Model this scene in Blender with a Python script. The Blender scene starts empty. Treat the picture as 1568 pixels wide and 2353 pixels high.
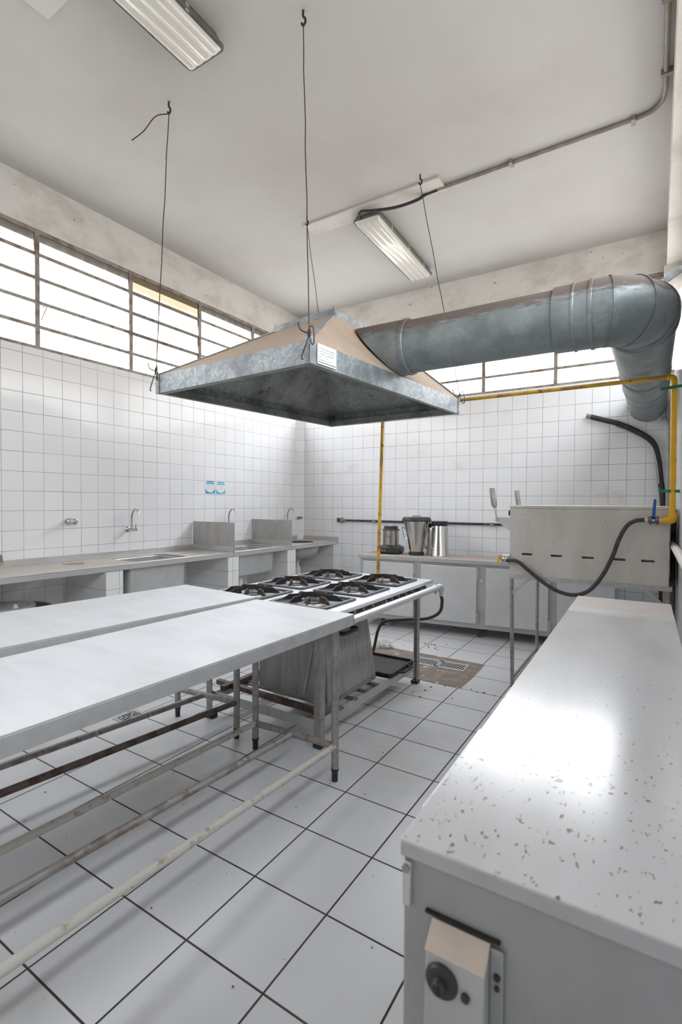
import bpy, bmesh, math, random
from mathutils import Vector, Matrix
random.seed(7)
SC = bpy.context.scene
COL = SC.collection
PI = math.pi
R = math.radians

# ------------------------------------------------------------------ mesh helpers
OFF = {}

class MB:
    def __init__(s): s.v = []; s.f = []
    def add(s, vs, fs):
        n = len(s.v); s.v += [tuple(v) for v in vs]; s.f += [tuple(i + n for i in f) for f in fs]; return s
    def box(s, x0, x1, y0, y1, z0, z1):
        v = [(x, y, z) for z in (z0, z1) for y in (y0, y1) for x in (x0, x1)]
        return s.add(v, [(0, 2, 3, 1), (4, 5, 7, 6), (0, 1, 5, 4), (2, 6, 7, 3), (0, 4, 6, 2), (1, 3, 7, 5)])
    def bar(s, p0, p1, w, h, up=(0, 0, 1)):
        p0 = Vector(p0); p1 = Vector(p1); d = (p1 - p0).normalized(); up = Vector(up)
        sd = d.cross(up).normalized() * (w / 2); u = sd.cross(d).normalized() * (h / 2)
        v = [p + a * sd + b * u for p in (p0, p1) for a, b in ((-1, -1), (1, -1), (1, 1), (-1, 1))]
        return s.add(v, [(3, 2, 1, 0), (4, 5, 6, 7), (0, 1, 5, 4), (1, 2, 6, 5), (2, 3, 7, 6), (3, 0, 4, 7)])
    def tube(s, pts, r, seg=14, caps=True):
        P = [Vector(p) for p in pts]; n = len(P)
        rs = r if isinstance(r, (list, tuple)) else [r] * n
        T = []
        for i in range(n):
            a = P[min(i + 1, n - 1)] - P[max(i - 1, 0)]
            T.append(a.normalized())
        up = Vector((0, 0, 1)) if abs(T[0].z) < .9 else Vector((1, 0, 0))
        N = (up - T[0] * up.dot(T[0])).normalized()
        vs = []
        for i in range(n):
            N = (N - T[i] * N.dot(T[i])).normalized(); B = T[i].cross(N)
            for k in range(seg):
                a = 2 * PI * k / seg
                vs.append(P[i] + (N * math.cos(a) + B * math.sin(a)) * rs[i])
        fs = [(i * seg + k, i * seg + (k + 1) % seg, (i + 1) * seg + (k + 1) % seg, (i + 1) * seg + k) for i in range(n - 1) for k in range(seg)]
        if caps:
            fs.append(tuple(range(seg))[::-1]); fs.append(tuple(range((n - 1) * seg, n * seg)))
        return s.add(vs, fs)
    def cyl(s, p0, p1, r, seg=20): return s.tube([p0, p1], r, seg)
    def lathe(s, prof, c=(0, 0, 0), seg=36, axis='z', caps=True):
        vs = []
        for r, h in prof:
            for k in range(seg):
                a = 2 * PI * k / seg; x, y = r * math.cos(a), r * math.sin(a)
                p = {'z': (x, y, h), 'x': (h, x, y), 'y': (y, h, x)}[axis]
                vs.append((c[0] + p[0], c[1] + p[1], c[2] + p[2]))
        n = len(prof)
        fs = [(i * seg + k, i * seg + (k + 1) % seg, (i + 1) * seg + (k + 1) % seg, (i + 1) * seg + k) for i in range(n - 1) for k in range(seg)]
        if caps:
            fs.append(tuple(range(seg))[::-1]); fs.append(tuple(range((n - 1) * seg, n * seg)))
        return s.add(vs, fs)
    def prism(s, poly, axis, a0, a1):
        def p(q, a): return {'z': (q[0], q[1], a), 'y': (q[0], a, q[1]), 'x': (a, q[0], q[1])}[axis]
        n = len(poly)
        vs = [p(q, a0) for q in poly] + [p(q, a1) for q in poly]
        return s.add(vs, [tuple(range(n))[::-1], tuple(range(n, 2 * n))] + [(i, (i + 1) % n, n + (i + 1) % n, n + i) for i in range(n)])
    def sheet(s, quad, t):
        # a quad given thickness t along its normal
        q = [Vector(p) for p in quad]; nrm = (q[1] - q[0]).cross(q[2] - q[0]).normalized() * t
        return s.add(q + [p + nrm for p in q], [(3, 2, 1, 0), (4, 5, 6, 7), (0, 1, 5, 4), (1, 2, 6, 5), (2, 3, 7, 6), (3, 0, 4, 7)])
    def plate(s, outer, hole, z0, z1):
        # flat plate (polygon 'outer') with a hole (same number of points), z0..z1
        n = len(outer)
        vs = [(x, y, z) for z in (z0, z1) for x, y in outer] + [(x, y, z) for z in (z0, z1) for x, y in hole]
        o = lambda k, i: k * n + i % n
        h = lambda k, i: 2 * n + k * n + i % n
        fs = []
        for i in range(n):
            fs += [(o(1, i), o(1, i + 1), h(1, i + 1), h(1, i)), (o(0, i + 1), o(0, i), h(0, i), h(0, i + 1)),
                   (o(0, i), o(0, i + 1), o(1, i + 1), o(1, i)), (h(0, i + 1), h(0, i), h(1, i), h(1, i + 1))]
        return s.add(vs, fs)
    def build(s, name, mat, parent=None, loc=None, bevel=0.0, smooth=35, seg=2):
        off = Vector((0, 0, 0))
        if parent is not None: off = OFF.get(parent.as_pointer(), off)
        elif loc is not None: off = Vector(loc)
        me = bpy.data.meshes.new(name)
        me.from_pydata([tuple(Vector(v) - off) for v in s.v], [], s.f)
        bm = bmesh.new(); bm.from_mesh(me); bmesh.ops.recalc_face_normals(bm, faces=bm.faces)
        bm.to_mesh(me); bm.free()
        for p in me.polygons: p.use_smooth = True
        me.set_sharp_from_angle(angle=R(smooth))
        for m in (mat if isinstance(mat, (list, tuple)) else [mat]): me.materials.append(m)
        o = bpy.data.objects.new(name, me); COL.objects.link(o)
        if parent is not None:
            o.parent = parent; OFF[o.as_pointer()] = off
        else:
            o.location = off; OFF[o.as_pointer()] = off
        if bevel:
            b = o.modifiers.new('bevel', 'BEVEL'); b.width = bevel; b.segments = seg; b.limit_method = 'ANGLE'; b.angle_limit = R(40)
            b.harden_normals = False
        return o

def thing(name, label, cat, loc=(0, 0, 0), rz=0.0, group=None, local=False):
    o = bpy.data.objects.new(name, None); COL.objects.link(o); o.empty_display_size = .05
    o.location = loc; o.rotation_euler = (0, 0, rz)
    OFF[o.as_pointer()] = Vector((0, 0, 0)) if (local or rz) else Vector(loc)
    o['label'] = label; o['category'] = cat
    if group: o['group'] = group
    return o

def tag(o, label, cat, group=None, kind=None):
    o['label'] = label; o['category'] = cat
    if group: o['group'] = group
    if kind: o['kind'] = kind
    return o

def struct(o): o['kind'] = 'structure'; return o

def dup(root, loc, rz, label):
    r = root.copy(); COL.objects.link(r); r.location = loc; r.rotation_euler = (0, 0, rz); r['label'] = label
    for ch in list(root.children):
        c = ch.copy(); COL.objects.link(c); c.parent = r
        for g in list(ch.children):
            d = g.copy(); COL.objects.link(d); d.parent = c
    return r

def spline(pts, n=8):
    P = [Vector(p) for p in pts]; P = [P[0] * 2 - P[1]] + P + [P[-1] * 2 - P[-2]]
    out = []
    for i in range(1, len(P) - 2):
        a, b, c, d = P[i - 1:i + 3]
        for k in range(n):
            t = k / n
            out.append(.5 * ((2 * b) + (c - a) * t + (2 * a - 5 * b + 4 * c - d) * t * t + (3 * b - a - 3 * c + d) * t ** 3))
    out.append(P[-2]); return out

def circ(cx, cy, r, n=32, a0=0.0): return [(cx + r * math.cos(a0 + 2 * PI * k / n), cy + r * math.sin(a0 + 2 * PI * k / n)) for k in range(n)]
def rrect(x0, x1, y0, y1, r, k=6):
    o = []
    for cx, cy, a in ((x1 - r, y1 - r, 0), (x0 + r, y1 - r, 90), (x0 + r, y0 + r, 180), (x1 - r, y0 + r, 270)):
        for i in range(k + 1): o.append((cx + r * math.cos(R(a + 90 * i / k)), cy + r * math.sin(R(a + 90 * i / k))))
    return o
def around(outer_box, hole):
    # project each hole point radially on the surrounding box so both loops have equal counts, corners kept
    x0, x1, y0, y1 = outer_box
    cx = sum(p[0] for p in hole) / len(hole); cy = sum(p[1] for p in hole) / len(hole)
    out = []
    for px, py in hole:
        dx, dy = px - cx, py - cy; t = []
        if dx > 1e-9: t.append((x1 - cx) / dx)
        if dx < -1e-9: t.append((x0 - cx) / dx)
        if dy > 1e-9: t.append((y1 - cy) / dy)
        if dy < -1e-9: t.append((y0 - cy) / dy)
        k = min(t); out.append([cx + dx * k, cy + dy * k])
    for c in ((x0, y0), (x1, y0), (x1, y1), (x0, y1)):
        i = min(range(len(out)), key=lambda j: (out[j][0] - c[0]) ** 2 + (out[j][1] - c[1]) ** 2); out[i] = list(c)
    return [tuple(p) for p in out]

# ------------------------------------------------------------------ materials
def newmat(name):
    m = bpy.data.materials.new(name); m.use_nodes = True
    nt = m.node_tree; b = nt.nodes['Principled BSDF']; return m, nt, b
def nd(nt, t, **kw):
    n = nt.nodes.new(t)
    for k, v in kw.items():
        if k.startswith('i_'): n.inputs[int(k[2:])].default_value = v
        else: setattr(n, k, v)
    return n
def ln(nt, a, b): nt.links.new(a, b)
def math_(nt, op, a, b=None, clamp=False):
    n = nt.nodes.new('ShaderNodeMath'); n.operation = op; n.use_clamp = clamp
    for i, x in enumerate((a, b)):
        if x is None: continue
        if isinstance(x, (int, float)): n.inputs[i].default_value = x
        else: ln(nt, x, n.inputs[i])
    return n.outputs[0]
def mixc(nt, f, a, b, mode='MIX'):
    n = nt.nodes.new('ShaderNodeMix'); n.data_type = 'RGBA'; n.blend_type = mode
    for s, x in ((n.inputs[0], f), (n.inputs[6], a), (n.inputs[7], b)):
        if isinstance(x, (int, float)): s.default_value = x
        elif isinstance(x, tuple): s.default_value = x if len(x) == 4 else (*x, 1)
        else: ln(nt, x, s)
    return n.outputs[2]
def ramp(nt, f, lo, hi):
    n = nt.nodes.new('ShaderNodeMapRange'); n.interpolation_type = 'SMOOTHSTEP'
    ln(nt, f, n.inputs[0]); n.inputs[1].default_value = lo; n.inputs[2].default_value = hi; return n.outputs[0]
def coords(nt, scale=(1, 1, 1)):
    t = nt.nodes.new('ShaderNodeTexCoord')
    if scale == (1, 1, 1): return t.outputs['Object']
    m = nt.nodes.new('ShaderNodeMapping'); ln(nt, t.outputs['Object'], m.inputs[0]); m.inputs[3].default_value = scale; return m.outputs[0]
def noise(nt, co, scale, detail=3, rough=.55):
    n = nt.nodes.new('ShaderNodeTexNoise'); ln(nt, co, n.inputs['Vector'])
    n.inputs['Scale'].default_value = scale; n.inputs['Detail'].default_value = detail; n.inputs['Roughness'].default_value = rough
    return n.outputs[0]
def bump(nt, b, h, strength, dist=.002):
    n = nt.nodes.new('ShaderNodeBump'); ln(nt, h, n.inputs['Height']); n.inputs['Strength'].default_value = strength; n.inputs['Distance'].default_value = dist
    ln(nt, n.outputs[0], b.inputs['Normal'])

def simple(name, col, rough=.5, metal=0.0, col2=None, scale=6, lo=.4, hi=.7, stretch=(1, 1, 1), bmp=0, rough2=None, spots=None):
    """base colour broken up by noise patches (wear / dirt) and optional dark spots (colour, scale, threshold)."""
    m, nt, b = newmat(name)
    b.inputs['Roughness'].default_value = rough; b.inputs['Metallic'].default_value = metal
    c = (*col, 1)
    co = coords(nt, stretch)
    if col2:
        f = ramp(nt, noise(nt, co, scale, 5, .6), lo, hi); c = mixc(nt, f, col, col2)
        if rough2 is not None:
            r = nt.nodes.new('ShaderNodeMapRange'); ln(nt, f, r.inputs[0]); r.inputs[3].default_value = rough; r.inputs[4].default_value = rough2
            ln(nt, r.outputs[0], b.inputs['Roughness'])
    if spots:
        f = ramp(nt, noise(nt, coords(nt), spots[1], 2, .5), spots[2], spots[2] + .04); c = mixc(nt, f, c, spots[0])
    if isinstance(c, tuple): b.inputs['Base Color'].default_value = c
    else: ln(nt, c, b.inputs['Base Color'])
    if bmp: bump(nt, b, noise(nt, coords(nt), 90, 3), bmp)
    return m

def grid(nt, comp, off, pitch):
    """distance to the nearest joint line and the cell index along one axis"""
    s = math_(nt, 'SUBTRACT', comp, off)
    d = math_(nt, 'PINGPONG', s, pitch / 2)
    i = math_(nt, 'FLOOR', math_(nt, 'DIVIDE', s, pitch)); return d, i

def tile_mat(name, ax, offs, pitch, hw, tile, joint, rough, var=.03, dirt=None, wob=.15, jvar=True):
    m, nt, b = newmat(name)
    co = coords(nt); sp = nt.nodes.new('ShaderNodeSeparateXYZ'); ln(nt, co, sp.inputs[0])
    d1, i1 = grid(nt, sp.outputs[ax[0]], offs[0], pitch); d2, i2 = grid(nt, sp.outputs[ax[1]], offs[1], pitch)
    d = math_(nt, 'MINIMUM', d1, d2)
    j = math_(nt, 'SUBTRACT', 1.0, ramp(nt, d, hw * .7, hw * 1.35))
    cb = nt.nodes.new('ShaderNodeCombineXYZ'); ln(nt, i1, cb.inputs[0]); ln(nt, i2, cb.inputs[1])
    wn = nt.nodes.new('ShaderNodeTexWhiteNoise'); wn.noise_dimensions = '3D'; ln(nt, cb.outputs[0], wn.inputs[0])
    v = math_(nt, 'ADD', math_(nt, 'MULTIPLY', wn.outputs[0], var), 1 - var)
    c = mixc(nt, 1.0, tile, v, 'MULTIPLY')
    if dirt:
        for dc, ds, lo, hi in dirt: c = mixc(nt, ramp(nt, noise(nt, co, ds, 4, .6), lo, hi), c, dc)
    jc = joint
    if jvar: jc = mixc(nt, ramp(nt, noise(nt, co, 2.3, 4), .4, .62), joint, tuple(x * .5 for x in joint))
    ln(nt, mixc(nt, j, c, jc), b.inputs['Base Color'])
    r = nt.nodes.new('ShaderNodeMapRange'); ln(nt, j, r.inputs[0]); r.inputs[3].default_value = rough; r.inputs[4].default_value = .85
    ln(nt, r.outputs[0], b.inputs['Roughness'])
    # each tile sits at a slightly different tilt
    tilt = math_(nt, 'MULTIPLY', math_(nt, 'SUBTRACT', wn.outputs[0], .5), math_(nt, 'MULTIPLY', sp.outputs[ax[0]], 3.0))
    wav = math_(nt, 'ADD', math_(nt, 'MULTIPLY', noise(nt, co, 9, 2), wob), math_(nt, 'MULTIPLY', tilt, .02))
    bump(nt, b, math_(nt, 'SUBTRACT', wav, math_(nt, 'MULTIPLY', j, .5)), .35, .004)
    return m

T = .152
Z0, LX, LY, BY, BX = 2.3235, -4.1257, 1.7799, 5.4499, -4.0387
WT = (.86, .865, .88)
JW = (.50, .46, .42)
M = {}
M['tile_left'] = tile_mat('white_wall_tile_left', (1, 2), (LY, Z0), T, .0017, WT, JW, .13)
M['tile_back'] = tile_mat('white_wall_tile_back', (0, 2), (BX, Z0), T, .0017, WT, JW, .13, dirt=[((.62, .57, .5), 1.3, .62, .85)])
M['tile_right'] = tile_mat('white_wall_tile_right', (1, 2), (LY, Z0), T, .0017, WT, JW, .16)
M['tile_floor'] = tile_mat('white_floor_tile', (0, 1), (-1.19133, 1.0114), .307507, .0032, (.69, .69, .70), (.055, .048, .045), .36, var=.05,
                           dirt=[((.50, .48, .45), 1.1, .48, .8), ((.30, .26, .22), 34, .70, .74), ((.42, .36, .28), 2.6, .66, .8)], jvar=True)
M['tile_pier'] = tile_mat('white_pier_tile', (1, 2), (LY - .03, Z0), T, .0017, (.74, .74, .73), (.42, .37, .33), .2)
M['plaster_ceiling'] = simple('ceiling_paint', (.56, .545, .525), .9, 0, (.50, .478, .452), .9, .35, .75, bmp=.25)
M['plaster_beam'] = simple('rough_plaster', (.75, .73, .69), .9, 0, (.60, .56, .51), 3.2, .40, .72, stretch=(1, 1, 1.6), bmp=.5, spots=((.2, .17, .14), 26, .73))
M['plaster'] = simple('painted_wall', (.62, .61, .6), .8, 0, (.5, .48, .46), 2, .4, .8)
M['concrete'] = simple('worn_screed', (.24, .19, .155), .85, 0, (.33, .27, .22), 9, .42, .68, bmp=.5, spots=((.62, .6, .57), 11, .66))
M['table'] = simple('dull_stainless_top', (.465, .465, .47), .42, .25, (.425, .425, .425), 2.4, .35, .7, stretch=(1, 2.5, 1), rough2=.5)
M['edge'] = simple('folded_steel_edge', (.50, .50, .50), .45, .45, (.44, .44, .43), 14, .4, .7)
M['stove'] = simple('brushed_stove_steel', (.72, .725, .74), .33, .6, (.66, .66, .67), 6, .4, .7)
M['steel'] = simple('stainless', (.62, .62, .615), .34, .6, (.53, .525, .51), 5, .38, .7, rough2=.48)
M['steel_jar'] = simple('polished_steel', (.66, .65, .63), .22, 1.0, (.56, .55, .53), 30, .4, .7, stretch=(1, 1, .1))
M['steel_dirty'] = simple('stained_steel', (.50, .495, .485), .42, .4, (.42, .41, .395), 26, .40, .75, stretch=(1, 1, .22), rough2=.55, spots=((.22, .17, .14), 75, .71))
M['steel_dusty'] = simple('dusty_counter_steel', (.56, .50, .455), .5, .15, (.61, .58, .55), 1.7, .38, .66, rough2=.38)
M['broiler'] = simple('greasy_steel_panel', (.64, .605, .56), .50, .08, (.56, .52, .475), 7, .4, .7, stretch=(1, 1, .35), spots=((.3, .26, .22), 55, .69))
M['cab_door'] = simple('satin_cabinet_steel', (.68, .68, .68), .4, .3, (.61, .61, .605), 3, .35, .75, rough2=.45)
M['cab_frame'] = simple('cabinet_frame_steel', (.50, .50, .495), .45, .3, (.43, .425, .42), 5, .4, .7)
M['leg'] = simple('worn_leg_tube', (.37, .355, .335), .42, .5, (.28, .25, .22), 18, .46, .68, spots=((.18, .1, .06), 60, .70))
M['pale_paint'] = simple('chipped_cream_paint', (.56, .53, .47), .55, 0, (.36, .29, .23), 22, .54, .68, spots=((.12, .11, .10), 40, .69))
M['rusty'] = simple('rusty_tube', (.34, .315, .29), .55, .35, (.21, .165, .14), 20, .45, .68, spots=((.5, .47, .42), 25, .68))
M['dark_tube'] = simple('dark_rusty_tube', (.16, .13, .115), .6, .3, (.11, .06, .045), 14, .45, .6)
M['rubber'] = simple('black_rubber', (.022, .022, .024), .55, 0, (.04, .038, .036), 30)
M['plastic'] = simple('black_plastic', (.028, .028, .03), .4, 0, (.045, .042, .04), 20)
M['cast'] = simple('cast_iron', (.028, .027, .029), .48, .3, (.12, .068, .045), 22, .50, .68, rough2=.75, bmp=.3)
M['cast_rim'] = simple('enamel_iron_rim', (.045, .047, .055), .36, .2, (.16, .12, .10), 26, .52, .70, bmp=.2)
M['burner'] = simple('burner_alloy', (.46, .43, .40), .5, .4, (.24, .16, .11), 20, .46, .66)
M['galv_dust'] = simple('brown_dust', (.42, .325, .25), .95, 0, (.36, .28, .215), 3, .35, .7, bmp=.3)
M['wire'] = simple('dark_wire', (.05, .045, .04), .6, .5, (.10, .06, .04), 40)
M['white'] = simple('white_enamel', (.72, .715, .70), .4, 0, (.66, .65, .62), 8)
M['plate'] = simple('painted_plate', (.64, .615, .58), .7, 0, (.57, .54, .5), 4)
M['chest'] = simple('grey_chest_steel', (.37, .37, .365), .5, .3, (.33, .325, .32), 5, .4, .75, spots=((.20, .15, .12), 40, .73))
M['oven'] = simple('soiled_oven_steel', (.37, .365, .355), .45, .4, (.28, .275, .265), 30, .40, .72, stretch=(1, 1, .12), spots=((.16, .12, .10), 70, .69))
M['steel_brown'] = simple('brown_dusted_steel', (.47, .395, .335), .6, .1, (.54, .47, .41), 2.2, .4, .7)
M['hull'] = simple('lamp_housing', (.12, .12, .10), .5, 0, (.17, .165, .14), 8)
M['conduit'] = simple('painted_conduit', (.24, .215, .175), .45, .3, (.31, .29, .25), 12)
M['conduit_grey'] = simple('grey_conduit', (.43, .45, .46), .45, .2, (.36, .37, .37), 10)
M['conduit_black'] = simple('black_chipped_conduit', (.03, .03, .031), .45, .2, (.06, .055, .05), 14, spots=((.4, .39, .37), 22, .68))
M['box_grey'] = simple('grey_box', (.20, .20, .185), .5, 0, (.27, .27, .25), 14)
M['yellow'] = simple('yellow_gas_paint', (.82, .47, .008), .35, 0, (.72, .39, .01), 10, spots=((.10, .06, .03), 24, .66))
M['yellow_old'] = simple('worn_yellow_paint', (.62, .36, .03), .45, 0, (.30, .17, .05), 9, .42, .66, spots=((.10, .06, .03), 24, .66))
M['green'] = simple('green_bracket', (.02, .23, .10), .4, 0, (.015, .17, .075), 20)
M['blue'] = simple('blue_lever', (.012, .075, .33), .35, 0, (.02, .10, .36), 20)
M['brass'] = simple('old_brass', (.23, .15, .12), .45, .7, (.33, .27, .22), 30)
M['chrome'] = simple('chrome', (.62, .60, .58), .16, 1.0, (.5, .48, .45), 20)
M['copper'] = simple('coppery_chrome', (.40, .27, .21), .2, 1.0, (.5, .42, .36), 20)
M['hose'] = simple('braided_black_hose', (.045, .042, .036), .6, 0, (.075, .065, .05), 40)
M['pvc'] = simple('white_pvc', (.72, .70, .65), .4, 0, (.62, .58, .5), 8)
M['beige'] = simple('cream_dusty_face', (.60, .50, .42), .6, 0, (.52, .44, .37), 9, spots=((.3, .17, .1), 30, .68))
M['red'] = simple('red_button', (.75, .10, .06), .35)
M['greenb'] = simple('green_button', (.05, .42, .13), .35)
M['label'] = simple('paper_label', (.80, .80, .78), .5)
M['ink'] = simple('dark_ink', (.03, .035, .07), .6)
M['stk_blue'] = simple('sticker_blue', (.005, .36, .72), .45)
M['stk_pale'] = simple('faded_sticker_blue', (.10, .46, .72), .45)
M['stk_grey'] = simple('sticker_grey_print', (.66, .66, .67), .5)
M['tub'] = simple('brown_tub', (.17, .12, .08), .6, 0, (.24, .18, .12), 10)
M['tubgrey'] = simple('grey_basin', (.47, .47, .44), .55, 0, (.38, .37, .34), 8)
M['dark_hole'] = simple('dark_recess', (.02, .018, .016), .9)
M['frame'] = simple('window_frame_paint', (.34, .31, .28), .6, .1, (.20, .14, .10), 14, .45, .66)

# galvanised sheet: spangle cells
def galv(name, c1, c2, rust=None, dust=None):
    m, nt, b = newmat(name); co = coords(nt)
    vo = nt.nodes.new('ShaderNodeTexVoronoi'); ln(nt, co, vo.inputs['Vector']); vo.inputs['Scale'].default_value = 62
    sp = nt.nodes.new('ShaderNodeSeparateColor'); ln(nt, vo.outputs['Color'], sp.inputs[0])
    c = mixc(nt, sp.outputs[0], c1, c2)
    c = mixc(nt, ramp(nt, noise(nt, co, 4.5, 5, .6), .42, .68), c, tuple(x * .72 for x in c1))
    if rust:
        c = mixc(nt, ramp(nt, noise(nt, co, 5.0, 4, .6), .62, .70), c, rust)
    b.inputs['Metallic'].default_value = .35; b.inputs['Roughness'].default_value = .5
    if dust:
        # dust lying on the upper side of the pipe, z given in the object's own space
        g = nt.nodes.new('ShaderNodeSeparateXYZ'); ln(nt, co, g.inputs[0])
        z = math_(nt, 'ADD', g.outputs[2], math_(nt, 'MULTIPLY', math_(nt, 'SUBTRACT', noise(nt, coords(nt, (2.2, 2.2, 9)), 5, 5, .65), .5), .16))
        f = ramp(nt, z, dust[0], dust[1]); c = mixc(nt, f, c, dust[2])
        r = nt.nodes.new('ShaderNodeMapRange'); ln(nt, f, r.inputs[0]); r.inputs[3].default_value = .5; r.inputs[4].default_value = .9; ln(nt, r.outputs[0], b.inputs['Roughness'])
        r = nt.nodes.new('ShaderNodeMapRange'); ln(nt, f, r.inputs[0]); r.inputs[3].default_value = .35; r.inputs[4].default_value = 0; ln(nt, r.outputs[0], b.inputs['Metallic'])
    ln(nt, c, b.inputs['Base Color']); return m
M['galv'] = galv('galvanised_sheet', (.225, .25, .262), (.40, .43, .445))
M['galv_in'] = galv('greasy_galvanised_sheet', (.24, .25, .24), (.34, .35, .34), rust=(.12, .055, .035))
M['duct'] = galv('weathered_duct_sheet', (.245, .278, .282), (.29, .322, .327), dust=(.035, .085, (.125, .098, .082)))

# glossy speckled cabinet lid
def lid_mat():
    m, nt, b = newmat('rust_speckled_steel_lid'); co = coords(nt)
    c = mixc(nt, ramp(nt, noise(nt, coords(nt, (3, .8, 1)), 2.2, 4), .35, .7), (.66, .66, .665), (.59, .585, .58))
    g = nt.nodes.new('ShaderNodeSeparateXYZ'); ln(nt, co, g.inputs[0])
    near = math_(nt, 'SUBTRACT', 1.0, ramp(nt, g.outputs[1], .25, .75))
    sp = ramp(nt, math_(nt, 'ADD', noise(nt, coords(nt, (1, .5, 1)), 130, 2, .5), math_(nt, 'MULTIPLY', near, .06)), .715, .745)
    c = mixc(nt, math_(nt, 'MULTIPLY', sp, .85), c, (.15, .105, .085))
    big = ramp(nt, math_(nt, 'ADD', noise(nt, co, 42, 3, .6), math_(nt, 'MULTIPLY', near, .05)), .735, .80)
    c = mixc(nt, math_(nt, 'MULTIPLY', big, .8), c, (.24, .15, .10))
    dust = ramp(nt, math_(nt, 'ADD', g.outputs[1], math_(nt, 'MULTIPLY', noise(nt, co, 3), .3)), 1.85, 2.15)
    c = mixc(nt, math_(nt, 'MULTIPLY', dust, .7), c, (.47, .40, .35))
    ln(nt, c, b.inputs['Base Color']); b.inputs['Metallic'].default_value = .05; b.inputs['Specular IOR Level'].default_value = .42
    r = nt.nodes.new('ShaderNodeMapRange'); ln(nt, dust, r.inputs[0]); r.inputs[3].default_value = .18; r.inputs[4].default_value = .55
    ln(nt, r.outputs[0], b.inputs['Roughness'])
    bump(nt, b, noise(nt, coords(nt, (1, .6, 1)), 4, 2), .05, .006); return m
M['lid'] = lid_mat()

# window panes: light passes, grime tints it (mostly along the upper row)
def pane_mat(name, yellow_cols=None):
    m, nt, b = newmat(name); nt.nodes.remove(b); out = nt.nodes['Material Output']
    co = coords(nt); g = nt.nodes.new('ShaderNodeSeparateXYZ'); ln(nt, co, g.inputs[0])
    nz = math_(nt, 'MULTIPLY', math_(nt, 'SUBTRACT', noise(nt, coords(nt, (5, 5, .5)), 3, 4), .5), .10)
    f = math_(nt, 'POWER', ramp(nt, math_(nt, 'ADD', g.outputs[2], nz), 3.24, 3.44), .6)
    c = mixc(nt, f, (.95, .95, .95), (.30, .292, .278))
    if yellow_cols:
        a, c_ = yellow_cols
        inn = math_(nt, 'MULTIPLY', math_(nt, 'GREATER_THAN', g.outputs[1], a), math_(nt, 'LESS_THAN', g.outputs[1], c_))
        row = math_(nt, 'FRACT', math_(nt, 'DIVIDE', math_(nt, 'SUBTRACT', g.outputs[2], 2.53), .187))
        top = math_(nt, 'POWER', ramp(nt, math_(nt, 'ADD', g.outputs[2], nz), 3.24, 3.33), .4)
        low = math_(nt, 'MULTIPLY', math_(nt, 'GREATER_THAN', g.outputs[2], 2.72), ramp(nt, math_(nt, 'ADD', row, math_(nt, 'MULTIPLY', nz, 5)), .2, .7))
        c = mixc(nt, math_(nt, 'MULTIPLY', inn, math_(nt, 'MULTIPLY', low, .95)), c, (.315, .308, .292))
        c = mixc(nt, math_(nt, 'MULTIPLY', inn, top), c, (.305, .272, .225))
    e = nt.nodes.new('ShaderNodeBsdfTransparent'); ln(nt, c, e.inputs[0])
    ln(nt, e.outputs[0], out.inputs[0]); return m
M['pane_left'] = pane_mat('grimy_pane_left', (2.88, 3.70))
M['pane_back'] = pane_mat('grimy_pane_back')
M['pane_right'] = pane_mat('grimy_pane_right')

# translucent ribbed lamp cover
def diffuser():
    m, nt, b = newmat('ribbed_acrylic'); b.inputs['Base Color'].default_value = (.72, .70, .64, 1); b.inputs['Roughness'].default_value = .12
    b.inputs['Coat Weight'].default_value = .6; b.inputs['Coat Roughness'].default_value = .06
    return m
M['diffuser'] = diffuser()
def bagmat():
    m, nt, b = newmat('clear_plastic_film'); b.inputs['Base Color'].default_value = (.9, .9, .9, 1); b.inputs['Roughness'].default_value = .2; b.inputs['Alpha'].default_value = .35
    return m
M['film'] = bagmat()

# ------------------------------------------------------------------ the room
ZC = 3.835; WB, WTOP = 2.53, 3.465; YF = -2.4
RX = .12
struct(MB().box(LX - .2, RX + .3, YF - .1, BY + .25, -.1, 0).build('floor', M['tile_floor']))
struct(MB().box(LX - .25, RX + .3, YF - .2, BY + .25, ZC, ZC + .1).build('ceiling', M['plaster_ceiling']))
def wall(name, lo, hi, mats):
    o = MB().box(*lo).box(*hi).build(name, mats)
    for p in o.data.polygons: p.material_index = 0 if p.center.z < WB + .01 else 1
    return struct(o)
wall('wall_left', (LX - .2, LX, YF, BY + .2, 0, WB), (LX - .2, LX, YF, BY + .2, WTOP, ZC), [M['tile_left'], M['plaster_beam']])
wall('wall_back', (LX, RX + .2, BY, BY + .2, 0, WB), (LX, RX + .2, BY, BY + .2, WTOP, ZC), [M['tile_back'], M['plaster_beam']])
wall('wall_right', (RX, RX + .2, YF, BY, 0, WB), (.05, RX + .2, YF, BY, WTOP, ZC), [M['tile_right'], M['plaster_beam']])
struct(MB().box(LX - .2, RX + .2, YF - .2, YF, 0, ZC).build('wall_front', M['plaster']))
# cut-tile strips that round the two far corners, and the plaster piers beside the windows
s = MB().prism([(LX - .01, BY + .01), (LX - .01, BY - .095), (LX + .001, BY - .085), (LX + .085, BY - .001), (LX + .095, BY + .01)], 'z', 0, WB)
struct(s.build('trim_1', M['tile_back']))
s = MB().prism([(RX + .01, BY + .01), (RX + .01, BY - .06), (RX - .001, BY - .05), (RX - .06, BY - .001), (RX - .07, BY + .01)], 'z', 0, WB)
struct(s.build('trim_2', M['tile_back']))
struct(MB().box(.03, RX + .2, BY - .12, BY + .2, WB, WTOP).build('trim_3', M['plaster_beam']))
struct(MB().box(LX - .2, LX + .06, BY - .02, BY + .2, WB, WTOP).build('trim_4', M['plaster_beam']))

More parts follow.
